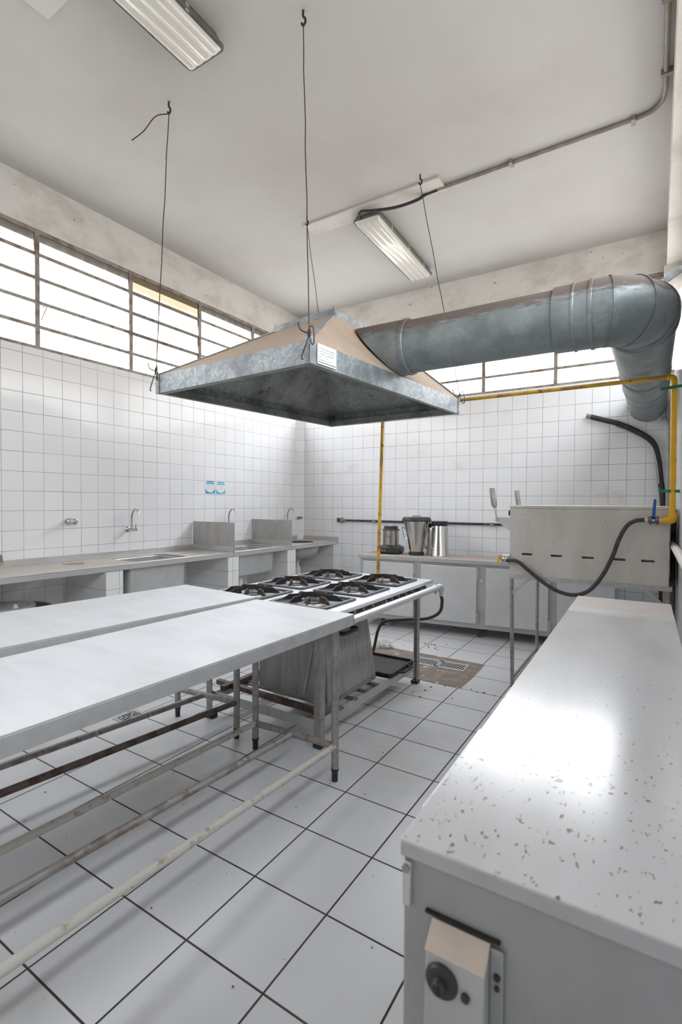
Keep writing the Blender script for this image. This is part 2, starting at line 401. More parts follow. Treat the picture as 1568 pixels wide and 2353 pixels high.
ZB = [2.53, 2.712, 2.902, 3.09, 3.277, 3.465]
def window(name, axis, plane, a0, a1, mull, inward, pane):
    """steel-framed band window: frame bars then one pane sheet behind them"""
    f = MB(); t = .018
    def bx(u0, u1, z0, z1, d):
        w0, w1 = sorted((plane - inward * .03, plane + inward * d))
        if axis == 'x': f.box(w0, w1, u0, u1, z0, z1)
        else: f.box(u0, u1, w0, w1, z0, z1)
    for k, z in enumerate(ZB):
        h = .013 if 0 < k < 5 else .016
        zz = min(max(z, WB + .012), WTOP - .012); bx(a0, a1, zz - h, zz + h, -.012)
        if 0 < k < 5: bx(a0, a1, zz - .004, zz + .006, -.004)
    for u in mull: bx(u - t, u + t, WB, WTOP, -.006)
    o = struct(f.build(name, M['frame'], bevel=.003))
    g = MB(); w0, w1 = sorted((plane - inward * .022, plane - inward * .016))
    if axis == 'x': g.box(w0, w1, a0, a1, WB + .02, WTOP - .02)
    else: g.box(a0, a1, w0, w1, WB + .02, WTOP - .02)
    g.build('pane', pane, o); return o
wl = window('window_1', 'x', LX, YF, BY - .02, [2.05 - .826 * k for k in range(5, 0, -1)] + [2.05 + .826 * k for k in range(5)], 1, M['pane_left'])
wb = window('window_2', 'y', BY, LX + .06, .03, [-1.617 - .735 * k for k in (3, 2, 1)] + [-1.617, -.882, -.147], -1, M['pane_back'])
wr = window('window_3', 'x', RX + .05, YF, BY - .12, [-1.7 + .8 * k for k in range(9)], -1, M['pane_right'])
# window catch
MB().tube(spline([(LX + .006, 2.07, 2.76), (LX + .02, 2.09, 2.83), (LX + .02, 2.105, 2.87), (LX + .018, 2.09, 2.885), (LX + .012, 2.082, 2.865)], 6), .004, 8).build('latch', M['frame'], wl)

# ------------------------------------------------------------------ steel work tables
def table(name, label, corner, W, Ln, rz, legs, rails, cross, dark):
    """corner = far right corner of the top; local frame: x to the right, y along, origin below that corner"""
    t = thing(name, label, 'table', (corner[0], corner[1], 0), rz, 'steel work tables in the middle of the room', local=True)
    zt = .8; hh = .054
    MB().box(-W, 0, -Ln, 0, zt - .004, zt).build('tabletop', M['table'], t, bevel=.003)
    e = MB().box(-.012, 0, -Ln, 0, zt - hh, zt - .004).box(-W, -W + .012, -Ln, 0, zt - hh, zt - .004).box(-W, 0, -.012, 0, zt - hh, zt - .004).box(-W, 0, -Ln, -Ln + .012, zt - hh, zt - .004)
    e.box(-W + .02, -.02, -Ln + .02, -.02, zt - .022, zt - .006)
    e.build('top_edge', M['edge'], t, bevel=.002)
    for lx, ly in legs:
        MB().box(lx - .03, lx + .03, ly - .03, ly + .03, zt - .07, zt - .02).build('leg_socket', M['leg'], t)
        l = MB().cyl((lx, ly, .055), (lx, ly, zt - .03), .0178).build('leg', M['leg'], t)
        MB().lathe([(.0185, .062), (.0185, .05), (.0155, .045), (.0145, .0)], (lx, ly, 0), 18).build('rubber_foot', M['rubber'], l)
    for k, (p0, p1, mt) in enumerate(rails): MB().cyl(p0, p1, .0155).build('rail', M[mt], t)
    for p0, p1 in cross: MB().cyl(p0, p1, .0165).build('stretcher', M['rusty'], t)
    return t
table('work_table', 'long white steel work table nearest the camera, its corner meeting the stove', (-1.219, 2.052), .637, 1.92, R(-1.4),
      [(-.064, -.068), (-.595, -.055), (-.064, -1.85), (-.595, -1.85)],
      [((-.064, -.07, .168), (-.064, -1.85, .212), 'pale_paint'), ((-.33, -.08, .155), (-.33, -1.85, .2), 'rusty'), ((-.595, -.06, .14), (-.595, -1.85, .17), 'pale_paint')],
      [((-.064, -.068, .168), (-.595, -.055, .14)), ((-.064, -1.85, .212), (-.595, -1.85, .17))], False)
table('work_table', 'second white steel work table, pushed behind the nearer one', (-1.907, 2.122), .66, 1.92, R(-5),
      [(-.072, -.084), (-.585, -.116), (-.072, -1.84), (-.585, -1.84)],
      [((-.072, -.08, .205), (-.072, -1.84, .235), 'dark_tube'), ((-.345, -.1, .185), (-.345, -1.84, .21), 'rusty')],
      [((-.072, -.084, .205), (-.585, -.116, .17)), ((-.072, -1.84, .235), (-.585, -1.84, .2))], True)

# ------------------------------------------------------------------ six-burner stove
SX0, SX1, SY0, SY1, SZ = -2.395, -1.4, 2.135, 3.5, .762
st = thing('gas_stove', 'six-burner steel gas stove with front gas pipe beneath the hood', 'stove', (-1.9, 2.8, 0))
GX = (-2.145, -1.678); GY = (2.348, 2.787, 3.236); GW, GH = .196, .18
# hob plate with six openings
hb = MB()
xs = [SX0, (GX[0] + GX[1]) / 2, SX1]; ys = [SY0, (GY[0] + GY[1]) / 2, (GY[1] + GY[2]) / 2, SY1]
for i in range(2):
    for j in range(3):
        hole = rrect(GX[i] - GW + .018, GX[i] + GW - .018, GY[j] - GH + .018, GY[j] + GH - .018, .02)
        hb.plate(around((xs[i], xs[i + 1], ys[j], ys[j + 1]), hole), hole, SZ - .003, SZ)
hb.build('hob_top', M['stove'], st)
li = MB().box(SX0, SX0 + .003, SY0, SY1, SZ - .025, SZ - .003).box(SX1 - .003, SX1, SY0, SY1, SZ - .022, SZ - .003).box(SX0, SX1, SY0, SY0 + .003, SZ - .04, SZ - .003).box(SX0, SX1, SY1 - .003, SY1, SZ - .025, SZ - .003)
li.build('hob_lip', M['stove'], st, bevel=.001)
MB().box(SX0 + .02, SX1 - .05, SY0 + .03, SY1 - .02, SZ - .06, SZ - .055).build('drip_tray', M['steel_dirty'], st)
for a, b in (((-2.31, 2.17), (-1.5, 2.17)), ((-2.31, 3.43), (-1.5, 3.43)), ((-2.31, 2.17), (-2.31, 3.43)), ((-1.46, 2.17), (-1.46, 3.46))):
    MB().bar((*a, SZ - .085), (*b, SZ - .085), .02, .05).build('top_frame_bar', M['steel_dirty'], st)
legs = {'nr': (-1.535, 2.215), 'nl': (-2.315, 2.165), 'fr': (-1.492, 3.40), 'fl': (-2.29, 3.40)}
for k, (x, y) in legs.items():
    sx = 1 if k[1] == 'r' else -1; sy = -1 if k[0] == 'n' else 1
    a, b = .044, .004
    poly = [(x + sx * .022, y + sy * .022), (x - sx * .022, y + sy * .022), (x - sx * .022, y + sy * .018), (x + sx * .018, y + sy * .018), (x + sx * .018, y - sy * .022), (x + sx * .022, y - sy * .022)]
    l = MB().prism(poly, 'z', .012, SZ - .06).build('leg', M['leg'], st)
    MB().box(x - .025, x + .025, y - .025, y + .025, 0, .022).build('rubber_foot', M['rubber'], l)
    for z in (SZ - .11, .16):
        MB().cyl((x, y + sy * .019, z), (x, y + sy * .026, z), .006, 8).build('bolt', M['rusty'], l); MB().cyl((x + sx * .019, y, z), (x + sx * .026, y, z), .006, 8).build('bolt', M['rusty'], l)
def zsh(y): return .124 - .006 * (y - 2.2) / 1.2
for a, b, h in (((-1.535, 2.2, zsh(2.2)), (-1.492, 3.42, zsh(3.4)), .052), ((-2.315, 2.16, zsh(2.2)), (-2.29, 3.42, zsh(3.4)), .052), ((-2.32, 2.165, .138), (-1.53, 2.21, .118), .055), ((-2.29, 3.41, zsh(3.4)), (-1.49, 3.41, zsh(3.4)), .052)):
    MB().bar(a, b, .004, h).build('shelf_rail', M['steel_dirty'], st)
for y in (2.42, 2.58, 2.72, 2.86, 3.08, 3.34):
    MB().bar((-2.31, y, zsh(y) + .022), (-1.515, y, zsh(y) + .022), .035, .008).build('shelf_bar', M['dark_tube'], st)
MB().bar((-2.40, 2.30, .165), (-1.60, 2.29, .155), .03, .03).build('angle_bar', M['dark_tube'], st)
MB().bar((-2.28, 2.22, .168), (-2.28, 2.95, .165), .035, .03).build('angle_bar', M['dark_tube'], st)
# gas manifold pipe and its tee end
gp = MB().tube([(-1.318, 2.10, .728), (-1.318, 3.36, .728)], .0215, 20).build('gas_pipe', M['stove'], st)
MB().lathe([(.024, 0), (.027, .002), (.027, .012), (.024, .014)], (-1.318, 3.345, .728), 20, 'y').build('pipe_collar', M['steel'], gp)
MB().tube(spline([(-1.318, 3.36, .728), (-1.318, 3.42, .728), (-1.318, 3.45, .72), (-1.318, 3.46, .69), (-1.318, 3.46, .655)], 5), [.0215] * 6 + [.022] * 6 + [.019] * 5 + [.013] * 4, 16).build('pipe_elbow', M['steel'], gp)
for y in (2.18, 3.33): MB().box(-1.46, -1.318, y, y + .02, .705, .712).build('pipe_bracket', M['steel_dirty'], st)
MB().cyl((-1.318, 3.345, .69), (-1.318, 3.345, .71), .006, 8).build('bracket_bolt', M['rusty'], st)
MB().box(-1.465, -1.445, 2.15, 3.46, .68, .745).build('valve_panel', M['dark_tube'], st)
for y in (2.245, 2.38, 2.479, 2.589, 2.844, 2.942, 3.048, 3.155, 3.297, 3.393):
    k = MB().tube([(-1.45, y, .715), (-1.405, y, .715)], .008, 10).tube([(-1.415, y, .70), (-1.415, y, .738)], .007, 10).tube([(-1.415, y - .014, .741), (-1.415, y + .014, .741)], .0055, 8)
    k.lathe([(.0, 0), (.007, .003), (.007, .010), (.0, .013)], (-1.415, y - .014, .736), 10).lathe([(.0, 0), (.007, .003), (.007, .010), (.0, .013)], (-1.415, y + .014, .736), 10)
    k.build('valve_knob', M['chrome'], st)
MB().lathe([(.016, 0), (.02, .004), (.02, .02), (.012, .026), (.012, .045)], (-1.45, 2.755, .72), 16, 'x').build('pressure_regulator', M['box_grey'], st)
# burners
for i, gx in enumerate(GX):
    for gy in GY:
        b = MB().lathe([(.03, SZ - .054), (.055, SZ - .05), (.075, SZ - .03), (.088, SZ - .02), (.088, SZ - .014), (.05, SZ - .008), (.05, SZ - .014)], (gx, gy, 0), 28).build('burner', M['burner'], st)
        MB().lathe([(.046, SZ - .016), (.048, SZ - .004), (.044, SZ - .003), (.0, SZ - .002)], (gx, gy, 0), 24, caps=False).build('burner_cap', M['cast'], b)
# hose from the tee, sagging back behind the stove
tag(MB().tube(spline([(-1.318, 3.46, .66), (-1.315, 3.47, .61), (-1.37, 3.56, .51), (-1.49, 3.60, .44), (-1.69, 3.60, .405), (-1.85, 3.60, .37), (-1.9, 3.58, .30), (-1.93, 3.57, .16), (-1.98, 3.60, .02)], 8), .012, 12)
    .build('gas_hose', M['hose'], loc=(-1.318, 3.46, .66)), 'black rubber gas hose drooping from the front pipe of the stove', 'hose')

# cast iron grates
def grate(label, loc):
    t = thing('burner_grate', label, 'grate', loc, 0, 'cast iron grates on the stove', local=True)
    o = rrect(-GW, GW, -GH, GH, .022); i = rrect(-GW + .026, GW - .026, -GH + .026, GH - .026, .016)
    MB().plate(o, i, 0, .011).build('rim', M['cast_rim'], t, bevel=.003)
    for k in range(8):
        a = R(22.5 + 45 * k); c, s_ = math.cos(a), math.sin(a)
        ro = min((GW - .02) / max(abs(c), 1e-6), (GH - .02) / max(abs(s_), 1e-6)); ri = .075
        prof = [(ri, .006), (ri, .036), (ri + .012, .042), (ro - .05, .038), (ro - .012, .012), (ro, .004)]
        n = Vector((-s_, c, 0)) * .0032
        P = [Vector((c * r, s_ * r, z)) for r, z in prof]; m = len(P)
        MB().add([p + n for p in P] + [p - n for p in P], [tuple(range(m)), tuple(range(m, 2 * m))[::-1]] + [(q, m + q, m + (q + 1) % m, (q + 1) % m) for q in range(m)]).build('finger', M['cast'], t)
    rg = MB(); n = 20; vs = []
    for q in range(n + 1):
        a = R(55 + 160 * q / n - 17)
        for rr, z in ((.086, .008), (.086, .04), (.076, .043), (.076, .012)): vs.append((rr * math.cos(a), rr * math.sin(a), z))
    fs = [(q * 4 + k, q * 4 + (k + 1) % 4, q * 4 + 4 + (k + 1) % 4, q * 4 + 4 + k) for q in range(n) for k in range(4)]
    rg.add(vs, fs + [(0, 1, 2, 3), (n * 4, n * 4 + 1, n * 4 + 2, n * 4 + 3)]).build('collar', M['cast'], t)
    return t
GL = {(0, 0): 'cast iron grate at the near left of the stove, half hidden behind the table corner', (1, 0): 'black cast iron grate nearest the front table, above the first knobs',
      (0, 1): 'cast iron grate in the middle of the left row, sink side of the stove', (1, 1): 'cast iron grate in the middle of the knob-side row of the stove',
      (0, 2): 'cast iron grate at the far left corner of the stove, before the round sink', (1, 2): 'reddish cast iron grate at the far right corner, below the yellow pipe'}
g0 = None
for (i, j), lb in GL.items():
    L = (GX[i], GY[j], SZ)
    g0 = grate(lb, L) if g0 is None else (dup(g0, L, 0, lb) and g0)

# ------------------------------------------------------------------ oven box stored under the stove
ov = thing('steel_oven', 'stained steel oven box with sloping door standing on the stove shelf', 'oven', (-1.83, 2.62, .152))
MB().box(-2.10, -1.625, 2.36, 2.86, .175, .64).build('body', M['oven'], ov, bevel=.004)
def slab(yt0, yt1, zt, xt, yb0, yb1, zb, xb, th):
    v = [(xt, yt0, zt), (xt, yt1, zt), (xb, yb1, zb), (xb, yb0, zb)]
    return MB().add(v + [(x + th, y, z) for x, y, z in v], [(0, 1, 2, 3), (7, 6, 5, 4), (0, 4, 5, 1), (1, 5, 6, 2), (2, 6, 7, 3), (3, 7, 4, 0)])
slab(2.365, 2.855, .635, -1.622, 2.36, 2.935, .185, -1.59, .016).build('door', M['oven'], ov, bevel=.003)
slab(2.36, 2.935, .184, -1.60, 2.36, 2.935, .155, -1.60, .024).build('sill', M['rusty'], ov)
MB().tube(spline([(-1.606, 2.485, .555), (-1.565, 2.487, .557), (-1.548, 2.51, .557), (-1.548, 2.57, .557), (-1.548, 2.63, .557), (-1.565, 2.655, .557), (-1.606, 2.657, .555)], 5), .0125, 10).build('handle', M['plastic'], ov)
MB().box(-2.08, -1.64, 2.375, 2.85, .152, .176).build('base', M['rusty'], ov)
MB().bar((-1.665, 2.353, .56), (-1.745, 2.353, .20), .006, .010, (0, 1, 0)).build('stay_rod', M['pale_paint'], ov)

gr = thing('griddle_plate', 'black cast iron griddle tray with side handles on the stove shelf', 'griddle', (-1.67, 3.18, .15))
MB().prism(rrect(-1.87, -1.487, 2.985, 3.372, .03), 'z', .156, .166).build('plate', M['cast'], gr, bevel=.003)
MB().plate(rrect(-1.87, -1.487, 2.985, 3.372, .03), rrect(-1.855, -1.502, 3.0, 3.357, .022), .150, .182).build('rim', M['cast'], gr, bevel=.003)
MB().tube(spline([(-1.492, 3.10, .168), (-1.452, 3.105, .17), (-1.447, 3.13, .17), (-1.447, 3.21, .17), (-1.452, 3.24, .17), (-1.492, 3.25, .168)], 5), .009, 8).build('handle', M['cast'], gr)

# ------------------------------------------------------------------ low cabinet / chest beside the camera
cb = thing('chest_cabinet', 'long low steel chest with rust-speckled lid and control box, right foreground', 'cabinet', (-.307, .652, 0), R(.9), local=True)
CW, CLn = .412, 2.24
MB().box(0, CW, 0, CLn, .846, .85).build('lid', M['lid'], cb, bevel=.0035)
MB().box(0, .004, 0, CLn, .824, .847).box(CW - .004, CW, 0, CLn, .824, .847).box(0, CW, 0, .004, .824, .847).box(0, CW, CLn - .004, CLn, .824, .847).box(.01, CW - .01, .01, CLn - .01, .83, .846).build('lid_rim', M['edge'], cb, bevel=.0025)
MB().box(.003, CW - .003, .005, CLn - .005, .08, .83).build('body', M['chest'], cb, bevel=.003)
MB().box(-.008, .006, .10, .43, .12, .842).build('side_panel', M['stove'], cb, bevel=.002)
for x in (.05, CW - .05):
    for y in (.06, CLn - .06): MB().box(x - .02, x + .02, y - .02, y + .02, 0, .085).build('foot', M['dark_tube'], cb)
lt = MB().box(.004, .017, -.003, .006, .756, .820).build('corner_latch', M['steel'], cb, bevel=.002)
MB().cyl((.0105, -.006, .811), (.0105, 0, .811), .006, 14).build('screw', M['rusty'], lt)
bxc = MB().prism([(0.0, .752), (-.026, .731), (-.034, .60), (-.02, .575), (0.0, .575)], 'x', .050, .130)
bxo = bxc.build('control_box', M['cab_frame'], cb, bevel=.0025)
MB().prism([(.0, .7545), (-.0285, .7320), (-.0290, .7310), (.0, .7530)], 'x', .0495, .1305).build('dusty_top', M['beige'], bxo)
MB().box(.039, .143, -.001, .005, .7575, .761).build('slot', M['dark_hole'], bxo)
kn = MB().lathe([(.0225, 0), (.0225, -.003), (.020, -.006), (.011, -.0075), (.010, -.015), (.008, -.017), (.0, -.017)], (.074, -.0275, .699), 30, 'y', caps=False).build('dial_knob', M['plastic'], bxo)
MB().box(.0725, .0755, -.0465, -.044, .693, .707).build('grip', M['rubber'], kn)
MB().lathe([(.0058, 0), (.0058, -.004), (.0, -.006)], (.1066, -.0285, .694), 16, 'y', caps=False).build('pilot_lamp', M['plastic'], bxo)
pt = MB().box(.130, .148, -.003, .002, .60, .751).build('mounting_flange', M['chest'], bxo, bevel=.002)
for z, r in ((.717, .0045), (.7025, .0035)): MB().lathe([(r, 0), (r, -.003), (0, -.004)], (.1405, -.003, z), 14, 'y', caps=False).build('rivet', M['rubber'], bxo)

# ------------------------------------------------------------------ cabinet along the back wall
bc = thing('base_cabinet', 'low stainless cabinet with four doors along the back wall', 'cabinet', (-2.728, 4.70, 0), R(6.8), local=True)
BL, BD = 2.5, .44
MB().box(-.012, BL, -.012, BD, .732, .77).build('worktop', M['steel_brown'], bc, bevel=.003)
MB().box(-.0135, BL + .001, -.0135, -.011, .733, .768).box(-.0135, -.011, -.012, BD, .733, .768).build('top_edge', M['edge'], bc)
MB().box(.004, BL - .01, .006, BD - .005, .095, .735).build('body', M['cab_frame'], bc, bevel=.003)
for x0, x1 in ((.045, .61), (.69, 1.255), (1.345, 1.91), (1.985, 2.45)):
    d = MB().box(x0, x1, -.018, .004, .145, .705).build('door', M['cab_door'], bc, bevel=.004)
    MB().box(x0 + .002, x1 - .002, -.016, -.002, .7052, .709).build('top_lip', M['chrome'], d)
    for z in (.20, .64):
        MB().box(x1 + .002, x1 + .02, -.012, .006, z - .05, z + .05).cyl((x1 + .006, -.013, z - .05), (x1 + .006, -.013, z + .05), .005, 8).build('hinge', M['steel'], d)
MB().box(1.285, 1.315, .002, .006, .565, .58).build('name_plate', M['white'], bc)
for x in (.25, 1.28, 2.3):
    for y in (.07, BD - .06):
        MB().lathe([(.02, .1), (.022, .06), (.017, .03), (.022, 0)], (x, y, 0), 16).build('foot', M['dark_tube'], bc)

# blenders and jugs on it
sb = thing('blender', 'small countertop blender with black base and steel cup, left end of back cabinet', 'blender', (-2.502, 5.0, .77), R(12), local=True)
MB().prism(rrect(-.135, .135, -.12, .12, .045), 'z', .012, .055).build('base', M['plastic'], sb, bevel=.01)
bs = MB(); n = 28
o1 = rrect(-.133, .133, -.118, .118, .045); o2 = circ(0, 0, .098, len(o1), 0)
o2 = [(.098 * math.cos(math.atan2(y, x)), .098 * math.sin(math.atan2(y, x))) for x, y in o1]
m_ = len(o1)
bs.add([(x, y, .055) for x, y in o1] + [(x * .97, y * .97, .072) for x, y in o1] + [(x, y, .098) for x, y in o2], [(i, (i + 1) % m_, m_ + (i + 1) % m_, m_ + i) for i in range(m_)] + [(m_ + i, m_ + (i + 1) % m_, 2 * m_ + (i + 1) % m_, 2 * m_ + i) for i in range(m_)] + [tuple(range(2 * m_, 3 * m_))])
bs.build('motor_housing', M['plastic'], sb)
for x in (-.1, .1):
    for y in (-.085, .085): MB().lathe([(.014, 0), (.016, .012)], (x, y, 0), 12).build('foot', M['rubber'], sb)
cup = MB().lathe([(.088, .098), (.09, .105), (.09, .255), (.094, .262)], (0, 0, 0), 36).build('steel_cup', M['steel_jar'], sb)
MB().lathe([(.099, .258), (.101, .264), (.09, .272), (.078, .276), (.076, .302), (.07, .307), (0, .307)], (0, 0, 0), 36, caps=False).build('lid', M['plastic'], sb)
MB().lathe([(.018, .306), (.016, .315), (0, .318)], (0, 0, 0), 16, caps=False).build('lid_cap', M['steel'], sb)
for x, mt, nm in ((-.062, 'red', 'stop_button'), (-.036, 'greenb', 'start_button')):
    MB().lathe([(.0095, 0), (.0095, -.006), (.006, -.009), (0, -.009)], (x, -.119, .038), 16, 'y', caps=False).build(nm, M[mt], sb)
lg = MB()
for k in range(9):
    a = -PI / 2 - .38 + k * .095
    w = .0055
    lg.add([(.0906 * math.cos(a + d), .0906 * math.sin(a + d), .192 + dz) for d, dz in ((-.035, 0), (.035, 0), (.035, .006 + .003 * (k % 2)), (-.035, .006))], [(0, 1, 2, 3)])
lg.build('logo_lettering', M['ink'], cup)
for a, z, mt in ((-.2, .215, 'red'), (.0, .228, 'greenb'), (.05, .175, 'red')):
    A = -PI / 2 + a - .05; MB().lathe([(.0055, 0), (.0055, .0012), (0, .0012)], (0, 0, 0), 12, 'x', caps=False)
    c = Vector((.0903 * math.cos(A), .0903 * math.sin(A), z)); MB().tube([c, c + Vector((math.cos(A), math.sin(A), 0)) * .0012], .0055, 12).build('logo_dot', M[mt], cup)

bj = thing('blender_jar', 'tall tapered steel blender jar with two side handles, centre of back cabinet', 'jar', (-2.193, 5.0, .77))
jr = MB().lathe([(.070, .036), (.074, .045), (.138, .372), (.141, .378)], (-2.193, 5.0, .77), 40).build('steel_jar', M['steel_jar'], bj)
MB().lathe([(.080, 0), (.084, .004), (.084, .03), (.072, .037)], (-2.193, 5.0, .77), 32).build('base_ring', M['rubber'], bj)
MB().lathe([(.158, .366), (.160, .374), (.150, .400), (.138, .412), (.055, .416), (.045, .425), (0, .426)], (-2.193, 5.0, .77), 40, caps=False).build('lid', M['rubber'], bj)
MB().lathe([(.136, .4135), (.056, .4175), (.0, .428)], (-2.193, 5.0, .77), 32, caps=False).build('dust', M['galv_dust'], bj)
for sx in (-1, 1):
    c = Vector((-2.193, 5.0, .77)); f = lambda r, z: c + Vector((sx * r, -.02, z))
    MB().tube(spline([f(.116, .27), f(.155, .30), f(.163, .285), f(.142, .20), f(.128, .175), f(.098, .18)], 5), .0055, 8).build('handle', M['chrome'], bj)
def jug(label, c, r0, r1, h, dark):
    j = thing('steel_jug', label, 'jug', c, 0, 'upturned steel jugs on the back cabinet')
    MB().lathe([(r0 + .004, 0), (r0 + .004, .008), (r0, .014), (r1, h - .01), (r1 - .004, h)], c, 36).build('body', M['steel_jar'], j)
    MB().lathe([(r1 + .002, h - .005), (r1 + .004, h), (r1 + .004, h + .04), (r1, h + .043), (0, h + .043)], c, 32, caps=False).build('coupling', M['rubber'], j)
    a = R(-118); u = Vector((math.cos(a), math.sin(a), 0)); cc = Vector(c)
    MB().tube(spline([cc + u * (r1 - .005) + Vector((0, 0, h - .02)), cc + u * (r1 + .035) + Vector((0, 0, h - .03)), cc + u * (r0 + .03) + Vector((0, 0, h * .55)), cc + u * (r0 + .012) + Vector((0, 0, h * .26)), cc + u * (r0 - .015) + Vector((0, 0, h * .24))], 5), .010, 8).build('handle', M['steel_jar'], j)
    return j
jug('upturned steel jug with black coupling on top, right of the tapered jar', (-1.95, 5.06, .77), .098, .08, .328, 0)
jug('steel jug standing mostly hidden behind the tapered jar', (-2.095, 5.165, .77), .060, .045, .30, 1)

# ------------------------------------------------------------------ gas broiler on a stand
gb = thing('gas_broiler', 'boxy steel gas broiler on tube stand with vent slots and lever handles', 'broiler', (-.39, 4.05, 0))
X0, X1, Y0, Y1, ZA, ZT = -.862, .072, 3.578, 4.5, .838, 1.322
# side panel with five slots
slots = [-.746, -.559, -.369, -.191, -.036]; sz, sr, sw = .9865, .0075, .036
sp = MB().box(X0, X1, Y0, Y0 + .004, ZA, sz - sr).box(X0, X1, Y0, Y0 + .004, sz + sr, ZT - .022)
ed = [X0] + [q for x in slots for q in (x - sw, x + sw)] + [X1]
for k in range(0, len(ed), 2): sp.box(ed[k], ed[k + 1], Y0, Y0 + .004, sz - sr, sz + sr)
for x in slots:
    for sx in (-1, 1):
        for sv_ in (-1, 1):
            xe, xc = x + sx * sw, x + sx * (sw - sr)
            sp.prism([(xe, sz + sv_ * sr)] + [(xc + sx * sr * math.cos(R(a)), sz + sv_ * sr * math.sin(R(a))) for a in range(0, 91, 15)], 'y', Y0, Y0 + .004)
sp.build('side_panel', M['broiler'], gb, smooth=20)
MB().box(X0, X0 + .004, Y0 + .004, Y1, ZA, ZT - .022).box(X1 - .004, X1, Y0 + .004, Y1, ZA, ZT - .022).box(X0, X1, Y1 - .004, Y1, ZA, ZT - .022).box(X0 + .01, X1 - .01, Y0 + .05, Y1, ZA, ZA + .01).build('body', M['broiler'], gb)
MB().box(X0 + .02, X1 - .02, Y0 + .035, Y0 + .04, ZA + .01, ZT - .03).build('inner_wall', M['rusty'], gb)
MB().box(X0 - .002, X1, Y0 - .003, Y1, ZT - .022, ZT).build('top', M['broiler'], gb, bevel=.007, seg=3)
fb = MB()
fb.bar((X0, Y0, ZA - .012), (X1 + .018, Y0, ZA - .012), .03, .028).bar((X0, Y1, ZA - .012), (X1 + .018, Y1, ZA - .012), .03, .028).bar((X0 + .012, Y0, ZA - .012), (X0 + .012, Y1, ZA - .012), .028, .028).bar((X1, Y0, ZA - .012), (X1, Y1, ZA - .012), .028, .028)
fb.build('stand_frame', M['steel_dirty'], gb)
for x in (X0 + .014, X1 - .005):
    for y in (Y0 + .004, Y1):
        l = MB().tube([(x + (.014 if x < -.5 and y < 4 else 0), y, .02), (x, y, ZA - .02)], .0135, 12).build('leg', M['leg'], gb)
        MB().cyl((x + (.014 if x < -.5 and y < 4 else 0), y, 0), (x + (.014 if x < -.5 and y < 4 else 0), y, .03), .0155, 12).build('rubber_foot', M['rubber'], l)
for x, dx in ((X0 + .014, .12), (X1 - .005, -.12)): MB().bar((x, Y0 + .004, ZA - .135), (x + dx, Y0 + .004, ZA - .024), .018, .02, (0, 1, 0)).build('brace', M['steel_dirty'], gb)
for x in (X0 + .022, X1 - .005): MB().cyl((x, Y0, .10), (x, Y1, .10), .011, 12).build('lower_rail', M['leg'], gb)
for y, nm in ((3.66, 0), (4.42, 1)):
    h = MB().prism([(X0 - .118, 1.236), (X0 + .002, 1.236), (X0 + .002, 1.122), (X0 - .09, 1.19), (X0 - .118, 1.205)], 'y', y - .002, y + .002).build('bracket', M['steel'], gb)
    MB().tube([(X0 - .112, y - .01, 1.216), (X0 - .112, y + .012, 1.216)], .011, 14).build('pivot', M['steel_dirty'], h)
    lv = MB().tube([(X0 - .112, y - .004, 1.22), (X0 - .128, y - .004, 1.31)], .0075, 10).build('lever', M['steel'], gb)
    MB().tube([(X0 - .127, y - .004, 1.302), (X0 - .129, y - .004, 1.318), (X0 - .131, y - .004, 1.32), (X0 - .151, y - .004, 1.448), (X0 - .1512, y - .004, 1.45)], [.008, .019, .0195, .0195, .017], 18).build('grip', M['chrome'], lv)
MB().lathe([(.012, 0), (.012, -.012), (.021, -.016), (.022, -.034), (.017, -.038), (0, -.038)], (X0, 3.70, 1.268), 20, 'x', caps=False).build('knob', M['plastic'], gb)
gv = MB().box(X0 - .052, X0, 3.545, 3.62, .915, .972).build('valve_box', M['steel'], gb, bevel=.004)
MB().lathe([(.016, 0), (.018, -.02), (.012, -.024), (0, -.024)], (X0 - .022, 3.545, .948), 16, 'y', caps=False).build('valve_boss', M['chrome'], gv)
MB().bar((X0 - .057, 3.545, .975), (X0 - .072, 3.542, .915), .014, .008, (0, 1, 0)).bar((X0 - .052, 3.545, .945), (X0 - .07, 3.545, .945), .01, .012).build('valve_handle', M['yellow'], gv)
# hose to the ball valve
tag(MB().tube(spline([(-.872, 3.532, .942), (-.80, 3.53, .938), (-.732, 3.528, .888), (-.64, 3.525, .817), (-.543, 3.522, .762), (-.441, 3.52, .745), (-.352, 3.52, .783), (-.28, 3.52, .882), (-.224, 3.52, 1.008), (-.191, 3.52, 1.114), (-.15, 3.52, 1.199), (-.103, 3.52, 1.234), (-.056, 3.52, 1.24)], 8), .0125, 14)
    .build('gas_hose', M['hose'], loc=(-.872, 3.532, .942)), 'black gas hose looping across the side of the boxy broiler', 'hose')

